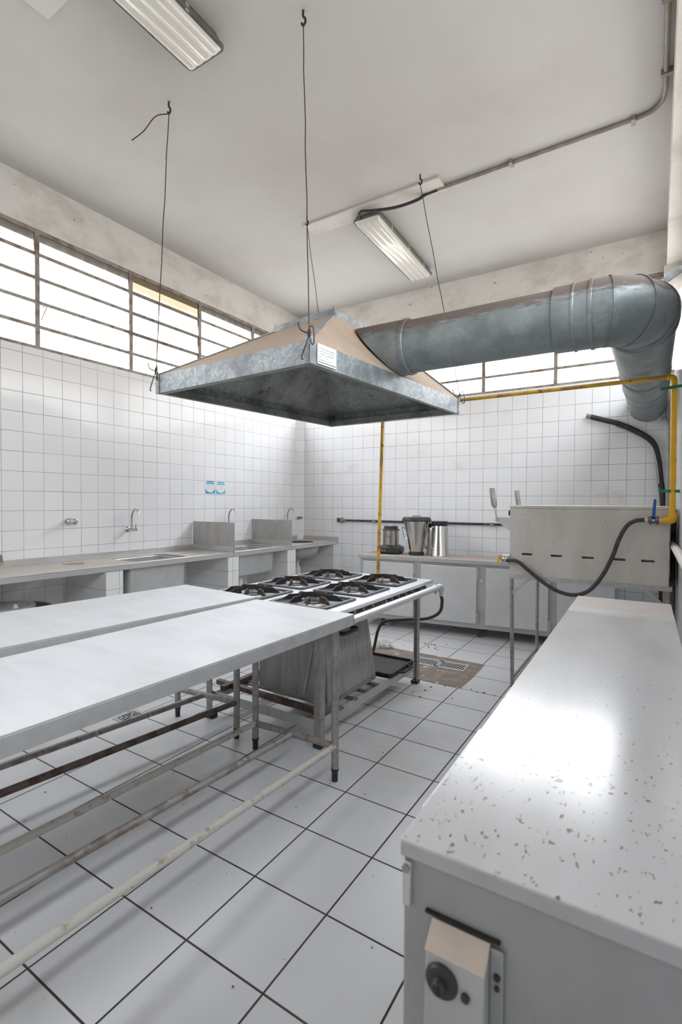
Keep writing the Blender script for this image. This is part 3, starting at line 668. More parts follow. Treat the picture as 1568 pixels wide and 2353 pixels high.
# ------------------------------------------------------------------ yellow gas pipe
yp = thing('gas_pipe', 'yellow gas pipe crossing the room below the windows with two vertical drops', 'pipe', (.085, 3.52, 1.24))
YY = 3.535
MB().tube([(-2.005, 3.80, 2.140), (.05, YY, 2.088)], .0132, 14).build('horizontal_run', M['yellow_old'], yp)
MB().tube([(-1.985, 3.80, 2.14), (-2.03, 3.80, .50)], .0145, 14).build('stove_drop', M['yellow_old'], yp)
MB().tube(spline([(.045, YY + .002, 2.088), (.068, YY, 2.086), (.079, YY, 2.075), (.08, YY, 2.05)], 5), [.0165] * 16, 14).build('elbow', M['yellow'], yp)
MB().tube([(.081, YY, 2.06), (.0835, YY - .01, 1.25)], .0165, 16).build('riser', M['yellow'], yp)
MB().tube(spline([(.084, YY - .01, 1.285), (.084, YY - .01, 1.255), (.074, YY - .012, 1.242), (.045, YY - .013, 1.24), (.03, YY - .013, 1.24)], 5), [.022] * 6 + [.0235] * 6 + [.02] * 5 + [.018] * 4, 16).build('elbow', M['yellow'], yp)
MB().tube([(.032, YY - .013, 1.24), (-.055, YY - .013, 1.24)], .011, 12).build('tape_thread', M['white'], yp)
bv = MB().tube([(.018, YY - .013, 1.24), (.012, YY - .013, 1.24), (.0, YY - .013, 1.24), (-.02, YY - .013, 1.24), (-.034, YY - .013, 1.24), (-.04, YY - .013, 1.24)], [.014, .0185, .021, .021, .0185, .014], 8)
for dx in (-.028, .008):
    for dz in (-.02, .02): bv.cyl((dx - .006, YY - .02, 1.24 + dz), (dx + .008, YY - .02, 1.24 + dz), .005, 8)
bo = bv.build('ball_valve', M['brass'], yp)
MB().box(-.02, .0, YY - .045, YY - .041, 1.22, 1.26).prism([(-.0205, 1.25), (-.002, 1.25), (.003, 1.362), (-.001, 1.366), (-.008, 1.366), (-.012, 1.362)], 'y', YY - .045, YY - .041).build('lever', M['blue'], bo, bevel=.0015)
MB().cyl((-.011, YY - .05, 1.24), (-.011, YY - .03, 1.24), .007, 12).build('lever_nut', M['chrome'], bo)
for z, z2 in ((2.018, 2.026), (1.415, 1.412)):
    bk = MB().bar((.012, YY - .02, z), (.1185, YY - .02, z2), .004, .018, (0, 0, 1)).build('wall_bracket', M['green'], yp)
    for x in (.03, .062): MB().cyl((x, YY - .024, z), (x, YY - .02, z), .004, 10).build('bracket_hole', M['plastic'], bk)

# ------------------------------------------------------------------ exhaust hood
HB = [Vector(p) for p in ((-2.585, 1.968, 1.994), (-1.376, 1.889, 1.987), (-1.261, 3.657, 2.006), (-2.47, 3.736, 2.013))]
HT = [p + Vector((0, 0, .108)) for p in HB]
TP = [Vector(p) for p in ((-2.165, 2.59, 2.475), (-1.675, 2.545, 2.475), (-1.64, 3.06, 2.485), (-2.13, 3.10, 2.485))]
hd = thing('exhaust_hood', 'dusty galvanised pyramid exhaust hood hanging over the stove', 'hood', (-1.92, 2.81, 2.0))
def inset(P, d):
    c = sum(P, Vector()) / 4; return [p + (c - p).normalized() * d for p in P]
m = MB()
for k in range(4): m.sheet([HT[k], HT[(k + 1) % 4], TP[(k + 1) % 4], TP[k]], -.002)
m.sheet(TP, .002)
cano = m.build('canopy', M['galv_dust'], hd, smooth=10)
HTi = [p - Vector((0, 0, .012)) for p in inset(HT, .012)]; TPi = [p - Vector((0, 0, .012)) for p in TP]
m = MB()
for k in range(4): m.sheet([HTi[(k + 1) % 4], HTi[k], TPi[k], TPi[(k + 1) % 4]], .001)
m.sheet(TPi[::-1], .001)
m.build('inner_lining', M['galv_in'], hd, smooth=10)
HBi = inset(HB, .006)
m = MB()
for k in range(4):
    a, b = HB[k], HB[(k + 1) % 4]; m.sheet([a, b, HT[(k + 1) % 4], HT[k]], -.003)
rim = m.build('rim', M['galv'], hd, smooth=10)
m = MB()
HBo = inset(HB, .055)
for k in range(4): m.sheet([HB[k], HB[(k + 1) % 4], HBo[(k + 1) % 4], HBo[k]], .003)
m2 = [p + Vector((0, 0, .045)) for p in HBo]
for k in range(4): m.sheet([HBo[k], HBo[(k + 1) % 4], m2[(k + 1) % 4], m2[k]], .002)
m.build('grease_gutter', M['galv_in'], hd, smooth=10)
m = MB()
for k in range(4):
    a, b = TP[k], TP[(k + 1) % 4]; m.bar(a + Vector((0, 0, .018)), b + Vector((0, 0, .018)), .004, .04)
    d = (HT[k] - TP[k]); m.bar(TP[k] + d * .02 + Vector((0, 0, .003)), HT[k] + Vector((0, 0, .003)), .022, .005)
m.build('top_flange', M['galv'], hd, smooth=10)
for k in range(4):
    sx = .02 * (1 if k in (1, 2) else -1); t_ = TP[k] + Vector((0, -.002, 0))
    q = [t_, t_ + Vector((sx, 0, 0)), t_ + Vector((0, 0, .06))]
    MB().add(q + [v + Vector((0, .004, 0)) for v in q], [(0, 1, 2), (5, 4, 3), (0, 3, 4, 1), (1, 4, 5, 2), (2, 5, 3, 0)]).build('corner_ear', M['galv'], hd)
for k in range(4):
    m = MB()
    ea = (HB[(k + 1) % 4] - HB[k]).normalized(); f_ = (HB[k - 1] - HB[k]).normalized()
    for d in (ea, f_):
        n_ = Vector((0, 0, 1)).cross(d); o = -n_ * .004 if (HB[k] - hd.location).dot(n_) < 0 else n_ * .004
        p = HB[k] + o
        q = [p, p + d * .035, p + d * .035 + Vector((0, 0, .10)), p + d * .02 + Vector((0, 0, .13)), p + Vector((0, 0, .145))]
        m.add(q + [v - o * .6 for v in q], [(0, 1, 2, 3, 4), (9, 8, 7, 6, 5)] + [(i, 5 + i, 5 + (i + 1) % 5, (i + 1) % 5) for i in range(5)])
    m.build('corner_bracket', M['galv'], hd)
# inspection label on the long side near the corner
e = (HB[2] - HB[1]).normalized(); nrm = Vector((e.y, -e.x, 0)).normalized()
def hp(a, z, o=.0035): return HB[1] + e * a + nrm * o + Vector((0, 0, z))
lb = MB().sheet([hp(.056, .010), hp(.206, .010), hp(.206, .106), hp(.056, .106)], .001).build('inspection_label', M['label'], hd)
lb['label'] = 'white paper label with printed lines'
m = MB().sheet([hp(.06, .018, .0047), hp(.202, .018, .0047), hp(.202, .0215, .0047), hp(.06, .0215, .0047)], .0002)
m.build('rule', M['ink'], lb)
def text(s_, size, org, ux, uz, n, mat, name, parent, width=None):
    cu = bpy.data.curves.new('lettering', 'FONT'); cu.body = s_; cu.size = size; cu.resolution_u = 2
    ob = bpy.data.objects.new('lettering', cu); COL.objects.link(ob)
    dg = bpy.context.evaluated_depsgraph_get(); dg.update()
    me = bpy.data.meshes.new_from_object(ob.evaluated_get(dg))
    vs = [v.co.copy() for v in me.vertices]; fs = [tuple(p.vertices) for p in me.polygons]
    bpy.data.objects.remove(ob); bpy.data.curves.remove(cu); bpy.data.meshes.remove(me)
    k = 1.0
    if width: k = width / max(1e-6, max(v.x for v in vs))
    b = MB(); b.add([org + ux * (v.x * k) + uz * v.y for v in vs], fs)
    return b.build(name, mat, parent)
up = Vector((0, 0, 1))
for z, s_, a, w in ((.083, 'Este sistema de exaustão foi higienizado', .066, .125), (.070, 'de acordo com as normas da ANVISA,', .072, .115), (.057, 'atendendo as normas NBR e ABNT', .078, .105), (.043, 'Data:   1  2  18', .062, .075), (.029, 'Validade:  18 8 18', .062, .105)):
    text(s_, .010, hp(a, z, .0048), e, up, nrm, M['ink'], 'printed_line', lb, w)

# suspension wires
HK = {'near': ((-1.552, 2.067), 1, 'thin suspension wire hanging from the ceiling to the near corner of the hood'),
      'left': ((-2.61, 2.085), 0, 'thin suspension wire with loose end dropping to the left hood corner'),
      'right': ((-1.554, 3.557), 2, 'thin suspension wire dropping past the lamp to the right hood corner'),
      'far': ((-2.619, 3.555), 3, 'thin suspension wire dropping behind the hood to its far corner')}
for k, ((x, y), ci, lbv) in HK.items():
    w = thing('suspension_wire', lbv, 'wire', (x, y, ZC), 0, 'wires hanging the hood')
    en = HB[ci] + Vector((0, 0, .135))
    hk = MB().tube(spline([(x, y, ZC), (x, y, ZC - .03), (x + .012, y, ZC - .045), (x + .014, y, ZC - .065), (x, y, ZC - .075), (x - .010, y, ZC - .06)], 5), .006, 8).build('ceiling_hook', M['wire'], w)
    a = Vector((x, y, ZC - .07)); pts = [a + (en - a) * (i / 12) + Vector((math.sin(i * 2.1) * .0015, math.cos(i * 1.7) * .0015, 0)) for i in range(13)]
    MB().tube(pts, .0028, 6).build('strand', M['wire'], w)
    MB().lathe([(.004, -.02), (.009, -.008), (.009, .012), (.004, .024)], en, 8).tube(spline([en, en + Vector((-.03, -.02, .015)), en + Vector((-.045, -.02, .035)), en + Vector((-.05, -.02, .055))], 4), .0035, 6).tube(spline([en + Vector((0, 0, .03)), en + Vector((.035, -.02, .02)), en + Vector((.045, -.025, -.05)), en + Vector((.03, -.02, -.06)), en + Vector((.015, -.01, -.035))], 5), .003, 6).tube(spline([en, en + Vector((-.004, -.018, -.05)), en + Vector((-.03, -.02, -.11)), en + Vector((-.02, -.02, -.12))], 5), .003, 6).build('knot', M['wire'], w)
    if k == 'left': MB().tube(spline([(x, y, ZC - .075), (x - .05, y - .06, ZC - .11), (x - .11, y - .1, ZC - .20), (x - .16, y - .15, ZC - .27)], 5), .0035, 6).build('loose_end', M['wire'], w)

# ------------------------------------------------------------------ exhaust duct
DY, DZ, DR = 2.76, 2.272, .152
du = thing('exhaust_duct', 'round galvanised exhaust duct running from the hood and bending into the back wall', 'duct', (-1.4, DY, DZ))
def ringloft(rings, caps=(False, False)):
    b = MB(); n = len(rings[0]); vs = [p for r in rings for p in r]
    fs = [(i * n + k, i * n + (k + 1) % n, (i + 1) * n + (k + 1) % n, (i + 1) * n + k) for i in range(len(rings) - 1) for k in range(n)]
    return b.add(vs, fs)
def rx(x, r, slant=False, n=48):
    o = []
    for k in range(n):
        a = 2 * PI * k / n; y, z = DY + r * math.cos(a), DZ + r * math.sin(a)
        xx = x
        if slant:
            t = (z - 2.10) / (2.49 - 2.10); ty = (y - 2.76)
            xx = -1.318 - .34 * t
        o.append((xx, y, z))
    return o
ringloft([rx(0, DR + .012, True), rx(-1.30, DR + .010), rx(-1.262, DR + .004)]).build('hood_collar', M['duct'], du)
ringloft([rx(-1.275, DR + .004), rx(-1.272, DR + .012), rx(-1.262, DR + .013), rx(-1.25, DR + .012), rx(-1.245, DR + .002)]).build('seam_band', M['duct'], du)
ringloft([rx(-1.30, DR), rx(-.43, DR)]).build('straight_section', M['duct'], du)
ringloft([rx(-.45, DR + .001), rx(-.447, DR + .010), rx(-.365, DR + .010), rx(-.36, DR + .015), rx(-.352, DR + .015), rx(-.347, DR + .010), rx(-.29, DR + .011), rx(-.285, DR + .017), rx(-.272, DR + .017), rx(-.267, DR + .011), rx(-.25, DR + .011)]).build('sleeve', M['duct'], du)
# mitred elbow: rings perpendicular to the bend bisectors
ER, EX, EY = .20, -.29, DY
n = 48; cX, cY = -.265, DY + .185; er = .185
def ring_at(theta, r, corner=None):
    # theta 0 = heading +x, 90 = heading +y ; centre of bend at (cX, cY)
    t = R(theta); px, py = cX + er * math.sin(t), cY - er * math.cos(t)
    k = 1 / math.cos(R(15)) if corner else 1
    ex, ey = math.sin(t), -math.cos(t)
    px, py = cX + er * k * math.sin(t), cY - er * k * math.cos(t)
    o = []
    for q in range(n):
        a = 2 * PI * q / n; u = math.cos(a) * r * k; w = math.sin(a) * r
        o.append((px + ex * u, py + ey * u, DZ + w))
    return o
re_ = DR + .012
elb = []
segs = [ring_at(0, re_), ring_at(15, re_, True), ring_at(45, re_, True), ring_at(75, re_, True), ring_at(90, re_)]
ringloft(segs).build('elbow', M['duct'], du, smooth=25)
for th in (15, 45, 75):
    a, b = ring_at(th - .9, re_ + .0035, True), ring_at(th + .9, re_ + .0035, True)
    ringloft([ring_at(th - 1.0, re_, True), a, b, ring_at(th + 1.0, re_, True)]).build('elbow_seam', M['duct'], du)
VX = cX + er
def ry(y, r, dz=0, n=48): return [(VX + r * math.cos(2 * PI * k / n), y, DZ + dz + r * math.sin(2 * PI * k / n)) for k in range(n)]
ye = cY
ringloft([ry(ye - .004, re_), ry(ye, re_ + .006), ry(ye + .014, re_ + .006), ry(ye + .018, re_ + .001), ry(ye + .024, re_ + .005), ry(ye + .036, re_ + .005), ry(ye + .04, re_)]).build('seam_band', M['duct'], du)
ringloft([ry(ye + .03, DR + .006), ry(3.95, DR + .002), ry(BY - .004, DR, -.02)]).build('wall_section', M['duct'], du)
for y in (4.05, 4.5): ringloft([ry(y - .012, DR), ry(y - .008, DR + .006, -.006), ry(y + .004, DR + .006, -.006), ry(y + .008, DR)]).build('seam_band', M['duct'], du)
tag(MB().bar((-.02, 2.97, 2.425), (.115, 2.96, 2.50), .006, .03).build('duct_strap', M['galv'], loc=(-.02, 2.97, 2.425)), 'flat steel strap bracing the duct elbow to the right wall', 'strap')

# ------------------------------------------------------------------ ceiling lamps, plates, conduit
def lamp(label, x0, x1, y0, y1, rz):
    cx, cy = (x0 + x1) / 2, (y0 + y1) / 2; W, L2 = (x1 - x0) / 2, (y1 - y0) / 2
    t = thing('ceiling_lamp', label, 'lamp', (cx, cy, ZC), rz, 'ribbed fluorescent ceiling lamps', local=True)
    def loft(levels):
        b = MB(); n = None; rings = []
        for w, l, z, r in levels: rings.append([(x, y, z) for x, y in rrect(-w, w, -l, l, r)])
        n = len(rings[0])
        b.add([p for q in rings for p in q], [(i * n + k, i * n + (k + 1) % n, (i + 1) * n + (k + 1) % n, (i + 1) * n + k) for i in range(len(rings) - 1) for k in range(n)] + [tuple(range(n)), tuple(range((len(rings) - 1) * n, len(rings) * n))])
        return b
    loft([(W * .86, L2 * .95, 0, .02), (W * .95, L2 * .98, -.03, .03), (W * 1.0, L2 * .995, -.046, .03), (W * 1.06, L2 * 1.0, -.05, .03), (W * 1.06, L2 * 1.0, -.064, .03)]).build('housing', M['hull'], t)
    pr = []; N = 40
    for i in range(N + 1):
        u = -1 + 2 * i / N; rib = .006 * abs(math.sin(u * PI * 2)) if abs(u) < .93 else 0
        z = -.060 - .034 * (1 - max(0, (abs(u) - .72) / .28) ** 2) - rib
        pr.append((u * W * .93, z))
    d = MB(); ly = [-L2 * .985, -L2 * .955, -L2 * .93, L2 * .93, L2 * .955, L2 * .985]; kz = [.05, .8, 1, 1, .8, .05]
    vs = [(x, y, -.06 + (z + .06) * kk) for y, kk in zip(ly, kz) for x, z in pr]; n = N + 1
    d.add(vs, [(i * n + k, i * n + k + 1, (i + 1) * n + k + 1, (i + 1) * n + k) for i in range(5) for k in range(N)]).build('diffuser', M['diffuser'], t, smooth=50)
    for y in (-L2 * .6, 0, L2 * .6):
        for sx in (-1, 1): MB().bar((sx * W * 1.04, y, -.035), (sx * W * 1.04, y, -.072), .02, .005, (1, 0, 0)).build('clip', M['steel'], t)
    return t
lamp('ribbed fluorescent ceiling lamp above the work tables, cut by the top of view', -2.26, -2.0, .66, 1.965, R(0))
lamp('ribbed fluorescent ceiling lamp with black cable, beyond the hood', -2.285, -2.035, 3.74, 5.05, R(2.2))
pm = MB().box(-2.72, -1.44, 3.64, 3.815, ZC - .018, ZC).build('ceiling_plate', M['plate'], loc=(-2.08, 3.73, ZC), bevel=.004)
tag(pm, 'flat painted strip plate on the ceiling behind the far lamp', 'plate')
tag(MB().box(-2.69, -2.36, .1, 1.397, ZC - .016, ZC).build('ceiling_plate', M['plate'], loc=(-2.5, .8, ZC), bevel=.004), 'flat painted plate on the ceiling at the top left corner', 'plate')
cc = thing('ceiling_conduit', 'painted metal conduit bending across the ceiling to the far lamp', 'conduit', (0, 3.6, ZC))
zq = ZC - .016
MB().tube([(-1.58, 3.775, zq), (-.16, 3.762, zq)] + spline([(-.16, 3.762, zq), (-.06, 3.745, zq), (-.005, 3.68, zq), (.012, 3.58, zq)], 6)[1:] + [(.015, 3.0, zq), (.02, YF, zq)], .0135, 12).build('pipe', M['conduit'], cc)
for x in (-.93, -.16): MB().box(x - .012, x + .012, 3.735, 3.80, ZC - .033, ZC - .001).build('clamp', M['conduit'], cc)
for y in (3.45, 2.95, 1.5): MB().box(-.012, .046, y - .012, y + .012, ZC - .033, ZC - .001).build('clamp', M['conduit'], cc)
tag(MB().tube(spline([(-1.50, 3.772, zq - .004), (-1.60, 3.775, zq - .006), (-1.68, 3.77, zq - .03), (-1.85, 3.72, zq - .06), (-2.05, 3.68, zq - .045), (-2.13, 3.67, zq - .03), (-2.17, 3.69, zq - .035), (-2.185, 3.74, zq - .04)], 6), .012, 10)
    .build('lamp_cable', M['rubber'], loc=(-1.5, 3.772, ZC)), 'black cable from the ceiling conduit to the far lamp', 'cable')

# ------------------------------------------------------------------ wall services
bw = thing('wall_conduit', 'black chipped conduit along the back wall behind the jars', 'conduit', (-3.45, BY, 1.107))
MB().tube([(-3.40, BY - .018, 1.107), (-.30, BY - .018, 1.107)], .0125, 12).build('pipe', M['conduit_black'], bw)
jb = MB().box(-3.49, -3.405, BY - .045, BY - .001, 1.078, 1.138).build('junction_box', M['box_grey'], bw, bevel=.006)
MB().lathe([(.018, 0), (.018, -.003), (0, -.003)], (-3.455, BY - .045, 1.108), 16, 'y', caps=False).build('cover_hole', M['plastic'], jb)
MB().tube([(-3.405, BY - .018, 1.107), (-3.36, BY - .018, 1.107)], [.022, .016], 12).build('coupling', M['box_grey'], bw)
for x in (-2.95, -2.2, -1.5): MB().box(x - .025, x + .025, BY - .034, BY - .001, 1.09, 1.124).build('clamp', M['box_grey'], bw)
it = thing('insulated_tube', 'thick black insulated tube hanging down the back wall by the duct', 'tube', (-.3, BY, 2.1))
pth = [(-.547, BY - .04, 2.182), (-.43, BY - .04, 2.14), (-.321, BY - .045, 2.10), (-.16, BY - .05, 2.012), (-.036, BY - .05, 1.907), (.010, BY - .05, 1.756), (.033, BY - .05, 1.553), (.055, BY - .05, 1.334), (.06, BY - .05, .9), (.06, BY - .05, .1)]
MB().tube(spline(pth, 8), .025, 14).build('sleeve', M['rubber'], it)
MB().tube([(-.585, BY - .038, 2.195), (-.545, BY - .04, 2.182)], .022, 12).build('bare_end', M['box_grey'], it)
MB().tube(spline([(p[0] - .012, p[1] - .024, p[2] - .032) for p in pth[2:7]], 8), .006, 8).build('thin_line', M['conduit_grey'], it)
tag(MB().tube(spline([(.03, BY - .045, 2.115), (.06, BY - .055, 2.11), (.078, BY - .062, 2.07), (.084, BY - .065, 2.0), (.087, BY - .065, 1.7), (.087, BY - .065, 1.2), (.087, BY - .065, .3)], 6), .015, 12).build('wall_conduit', M['conduit_grey'], loc=(.09, BY, .3)), 'grey conduit dropping down the back right corner', 'conduit')
tag(MB().tube([(RX - .022, 3.95, 1.07), (RX - .022, 1.2, 1.14)], .02, 14).build('water_pipe', M['pvc'], loc=(RX, 2.5, 1.1)), 'white pipe running along the right wall above the low chest', 'pipe')
tag(MB().tube([(RX - .018, 3.98, 1.30), (RX - .018, 3.98, .0)], .016, 12).build('waste_pipe', M['dark_tube'], loc=(RX, 3.98, .0)), 'dark stained pipe dropping down the right wall beside the broiler', 'pipe')
tag(MB().box(LX + .03, LX + .09, BY - .09, BY - .045, 1.118, 1.138).build('corner_block', M['tub'], loc=(LX + .06, BY - .07, 1.128), bevel=.004), 'small brown block stuck in the tiled corner', 'block')

# ------------------------------------------------------------------ sink counters along the left wall
def fx(y): return -3.562 + (y - 1.5) * .0172
CZ = .836
def counter(label, y0, y1, hole, bowl, panel):
    t = thing('sink_counter', label, 'counter', (-3.85, (y0 + y1) / 2, 0), 0, 'steel sink counters on the left wall')
    xb = LX + .004
    if hole is not None:
        hs = hole if isinstance(hole[0], list) else [hole]
        ys = [y0] + [(hs[k][-1] if 0 else (max(p[1] for p in hs[k]) + min(p[1] for p in hs[k + 1])) / 2) for k in range(len(hs) - 1)] + [y1]
        w = MB()
        for k, h in enumerate(hs):
            out = around((xb, fx((ys[k] + ys[k + 1]) / 2), ys[k], ys[k + 1]), h)
            w.plate([(fx(y) if x > -3.65 else x, y) for x, y in out], h, CZ - .004, CZ)
    wt = w.build('worktop', M['steel_dusty'], t)
    MB().prism([(fx(y0), y0), (fx(y1), y1), (fx(y1) - .012, y1), (fx(y0) - .012, y0)], 'z', CZ - .042, CZ + .004).build('front_edge', M['steel'], t, bevel=.003)
    MB().box(xb, xb + .014, y0, y1, CZ, CZ + .052).build('backsplash', M['steel'], t, bevel=.002)
    if panel:
        p = MB().box(xb + .006, fx(y1) + .004, y1 - .012, y1, CZ - .045, 1.131).build('divider_panel', M['steel_dirty'], t, bevel=.002)
        MB().box(xb + .014, fx(y1) - .004, y1 - .026, y1 - .012, CZ, CZ + .055).build('upstand', M['steel'], p, bevel=.002)
    return t
h_round = circ(-3.915, 2.20, .082, 32); h_rect = rrect(-4.0, -3.625, 2.56, 3.10, .05)
c1 = counter('steel sink counter with round hole and square basin, nearest on left wall', .4, 3.60, [h_round, h_rect], None, True)
h2 = rrect(-4.03, -3.61, 3.72, 4.32, .06)
c2 = counter('middle steel sink counter with deep rectangular basin between two divider panels', 3.602, 4.50, [h2], None, True)
h3 = circ(-3.82, 5.02, .2, 32)
c3 = counter('steel sink counter with round bowl in the far left corner', 4.502, BY - .004, [h3], None, False)
MB().box(LX + .1, fx(BY), BY - .018, BY - .004, CZ, CZ + .052).build('side_splash', M['steel'], c3, bevel=.002)
def basin(loop, z0, z1, taper, parent, seam=.01):
    n = len(loop); cx = sum(p[0] for p in loop) / n; cy = sum(p[1] for p in loop) / n
    lv = []
    for z, k in ((z0, 1.0), (z0 - .012, 1.0), (z1 + .05, taper + (1 - taper) * .25), (z1 + .016, taper), (z1, taper - .08)):
        lv.append([(cx + (x - cx) * k, cy + (y - cy) * k, z) for x, y in loop])
    b = ringloft(lv); b.add(lv[-1], [tuple(range(n))])
    o = b.build('basin', M['steel'], parent, smooth=40)
    m = o.modifiers.new('wall', 'SOLIDIFY'); m.thickness = .004; m.offset = 1
    return o
basin(rrect(-4.0, -3.595, 2.49, 3.06, .05), CZ - .006, .44, .97, c1)
MB().lathe([(.081, CZ - .002), (.081, CZ - .035)], (-3.915, 2.20, 0), 28, caps=False).build('chute', M['steel'], c1)
basin(rrect(-4.03, -3.585, 3.70, 4.30, .07), CZ - .006, .565, .95, c2)
b3 = MB().lathe([(.202, CZ - .004), (.262, CZ - .03), (.262, CZ - .09), (.235, CZ - .15), (.17, CZ - .195), (.05, CZ - .21)], (-3.815, 5.02, 0), 40, caps=False).build('basin', M['steel_dirty'], c3)
for t, x, y, z in ((c3, -3.80, 4.98, .63), (c2, -3.70, 3.86, .565)):
    MB().lathe([(.03, z), (.036, z - .012), (.036, z - .03), (.026, z - .034), (.026, z - .1), (.042, z - .105), (.042, z - .20), (.025, z - .21), (.025, z - .5)], (x, y, 0), 20).build('drain_trap', M['pvc'], t)
MB().tube(spline([(-3.76, 4.9, .60), (-3.74, 4.86, .56), (-3.76, 4.86, .50), (-3.80, 4.92, .49)], 5), .01, 8).build('overflow_hose', M['rusty'], c3)
# tiled piers carrying the counters
for k, (y0, y1, xf) in enumerate(((2.245, 2.388, -3.545), (3.515, 3.660, -3.53), (4.425, 4.575, -3.515), (5.355, BY, -3.50))):
    struct(MB().box(LX, xf, y0, y1, 0, CZ - .045).build('trim_%d' % (5 + k), M['tile_pier']))
for y in (2.392, 3.512, 4.42, 5.35): pass
# taps
def tap(label, y, z, hgt, mat, lever):
    t = thing('wall_tap', label, 'tap', (LX, y, z), 0, 'taps on the left wall')
    MB().lathe([(.026, 0), (.026, .006), (.015, .014), (.013, .05)], (LX, y, z), 20, 'x').build('flange', M[mat], t)
    MB().tube([(LX + .03, y, z), (LX + .10, y, z)], .013, 14).build('body', M[mat], t)
    x = LX + .055
    MB().tube(spline([(x, y, z), (x, y, z + hgt * .55), (x + .012, y, z + hgt * .8), (x + .05, y, z + hgt), (x + .095, y, z + hgt * .93), (x + .105, y, z + hgt * .80)], 7), .0085, 12).build('spout', M[mat], t)
    MB().tube([(x + .1045, y, z + hgt * .82), (x + .107, y, z + hgt * .76)], .011, 12).build('aerator', M[mat], t)
    if lever: MB().tube([(LX + .10, y, z), (LX + .125, y, z)], .011, 12).tube([(LX + .115, y, z), (LX + .117, y, z + .055)], .005, 8).build('lever', M[mat], t)
    return t
tap('chrome swan-neck wall tap with lever above the square basin', 2.83, 1.078, .185, 'chrome', True)
tap('chrome swan-neck tap rising behind the nearer divider panel', 4.06, 1.03, .225, 'chrome', True)
tap('chrome swan-neck tap behind the farther divider panel', 5.12, 1.03, .225, 'chrome', True)
sv = thing('wall_valve', 'stubby chrome stop valve on the tiled left wall', 'valve', (LX, 2.275, 1.166))
MB().lathe([(.028, 0), (.03, .008), (.026, .04), (.018, .045), (.016, .06)], (LX, 2.275, 1.166), 20, 'x').build('flange', M['chrome'], sv)
MB().lathe([(.02, .06), (.026, .066), (.026, .105), (.018, .112), (0, .113)], (LX, 2.275, 1.166), 8, 'x', caps=False).build('handwheel', M['chrome'], sv)
ft = thing('wall_tap', 'coppery tap spout bending down at the left edge of the counter', 'tap', (LX, 1.58, 1.02), 0, 'taps on the left wall')
MB().tube(spline([(LX, 1.58, 1.02), (LX + .08, 1.60, 1.02), (LX + .13, 1.655, 1.0), (LX + .15, 1.70, .95), (LX + .15, 1.711, .89)], 6), .011, 12).build('spout', M['copper'], ft)
MB().tube([(LX + .15, 1.711, .895), (LX + .15, 1.712, .865)], .016, 12).build('aerator', M['chrome'], ft)
MB().lathe([(.026, 0), (.026, .006), (.014, .014)], (LX, 1.58, 1.02), 18, 'x').build('flange', M['copper'], ft)

# stickers on the tiles
def sticker(label, y0, y1, z0, z1, mat, pair):
    t = thing('wall_sticker', label, 'sticker', (LX, (y0 + y1) / 2, z0), 0, 'hygiene stickers on the left wall')
    x = LX + .0008; w = y1 - y0; h = z1 - z0; cy = (y0 + y1) / 2
    MB().box(LX, x, y0, y1, z0, z1).build('sheet', M['label'], t)
    x2 = x + .0006
    MB().prism([(y0 + w * .04, z1 - h * .24), (y1 - w * .04, z1 - h * .24), (y1 - w * .17, z1), (y0 + w * .17, z1)], 'x', x, x2).build('header', M[mat], t)
    arc = [(cy + w * .5 * math.sin(R(a)), z0 + h * .53 - h * .43 * math.cos(R(a))) for a in range(-85, 86, 5)]
    b = MB(); n = len(arc)
    bot = [(q[0], z0) for q in arc]
    vs = [(x2, *q) for q in arc] + [(x2, *q) for q in bot]
    b.add(vs, [(i, i + 1, n + i + 1, n + i) for i in range(n - 1)]).build('footer', M[mat], t)
    MB().box(x2, x2 + .0003, y0 + w * .16, y1 - w * .12, z1 - h * .155, z1 - h * .115).build('header_line', M['label'], t)
    MB().box(x2, x2 + .0003, cy + w * .16, y1 - w * .04, z0 + h * .03, z0 + h * .06).build('footer_line', M['label'], t)
    g = MB()
    for c0 in ((-.2, .16) if pair else (.0,)):
        for k in range(4): g.box(x, x2, cy + w * (c0 - .10 + .05 * k), cy + w * (c0 - .085 + .05 * k), z0 + h * (.52 + .02 * (k % 2)), z0 + h * (.64 + .03 * (k in (1, 2))))
        g.box(x, x2, cy + w * (c0 - .1), cy + w * (c0 - .09), z0 + h * .28, z0 + h * .5).box(x, x2, cy + w * (c0 + .07), cy + w * (c0 + .08), z0 + h * .28, z0 + h * .5).box(x, x2, cy + w * (c0 + .10), cy + w * (c0 + .16), z0 + h * .46, z0 + h * .475)
    g.build('faint_drawing', M['stk_grey'], t)
sticker('bright blue and white hygiene sticker on the left wall, left of the pair', 3.768, 3.905, 1.424, 1.562, 'stk_blue', True)
sticker('faded pale blue hygiene sticker on the left wall, right of the pair', 3.922, 4.062, 1.422, 1.558, 'stk_pale', False)

# tub under the counter
tb = thing('waste_tub', 'round brown tub holding a grey basin under the left counter', 'tub', (-3.855, 1.72, 0))
MB().lathe([(.19, 0), (.205, .02), (.235, .555), (.25, .56), (.25, .575), (.228, .575), (.195, .03), (0, .03)], (-3.855, 1.72, 0), 36, caps=False).build('tub_body', M['tub'], tb)
MB().lathe([(.10, .46), (.13, .48), (.155, .565), (.178, .575), (.178, .592), (.148, .592), (.12, .51), (0, .50)], (-3.88, 1.70, 0), 36, caps=False).build('basin', M['tubgrey'], tb)
MB().lathe([(.022, .50), (.026, .56), (.012, .60), (0, .605)], (-3.83, 1.735, 0), 14, caps=False).build('nozzle', M['white'], tb)

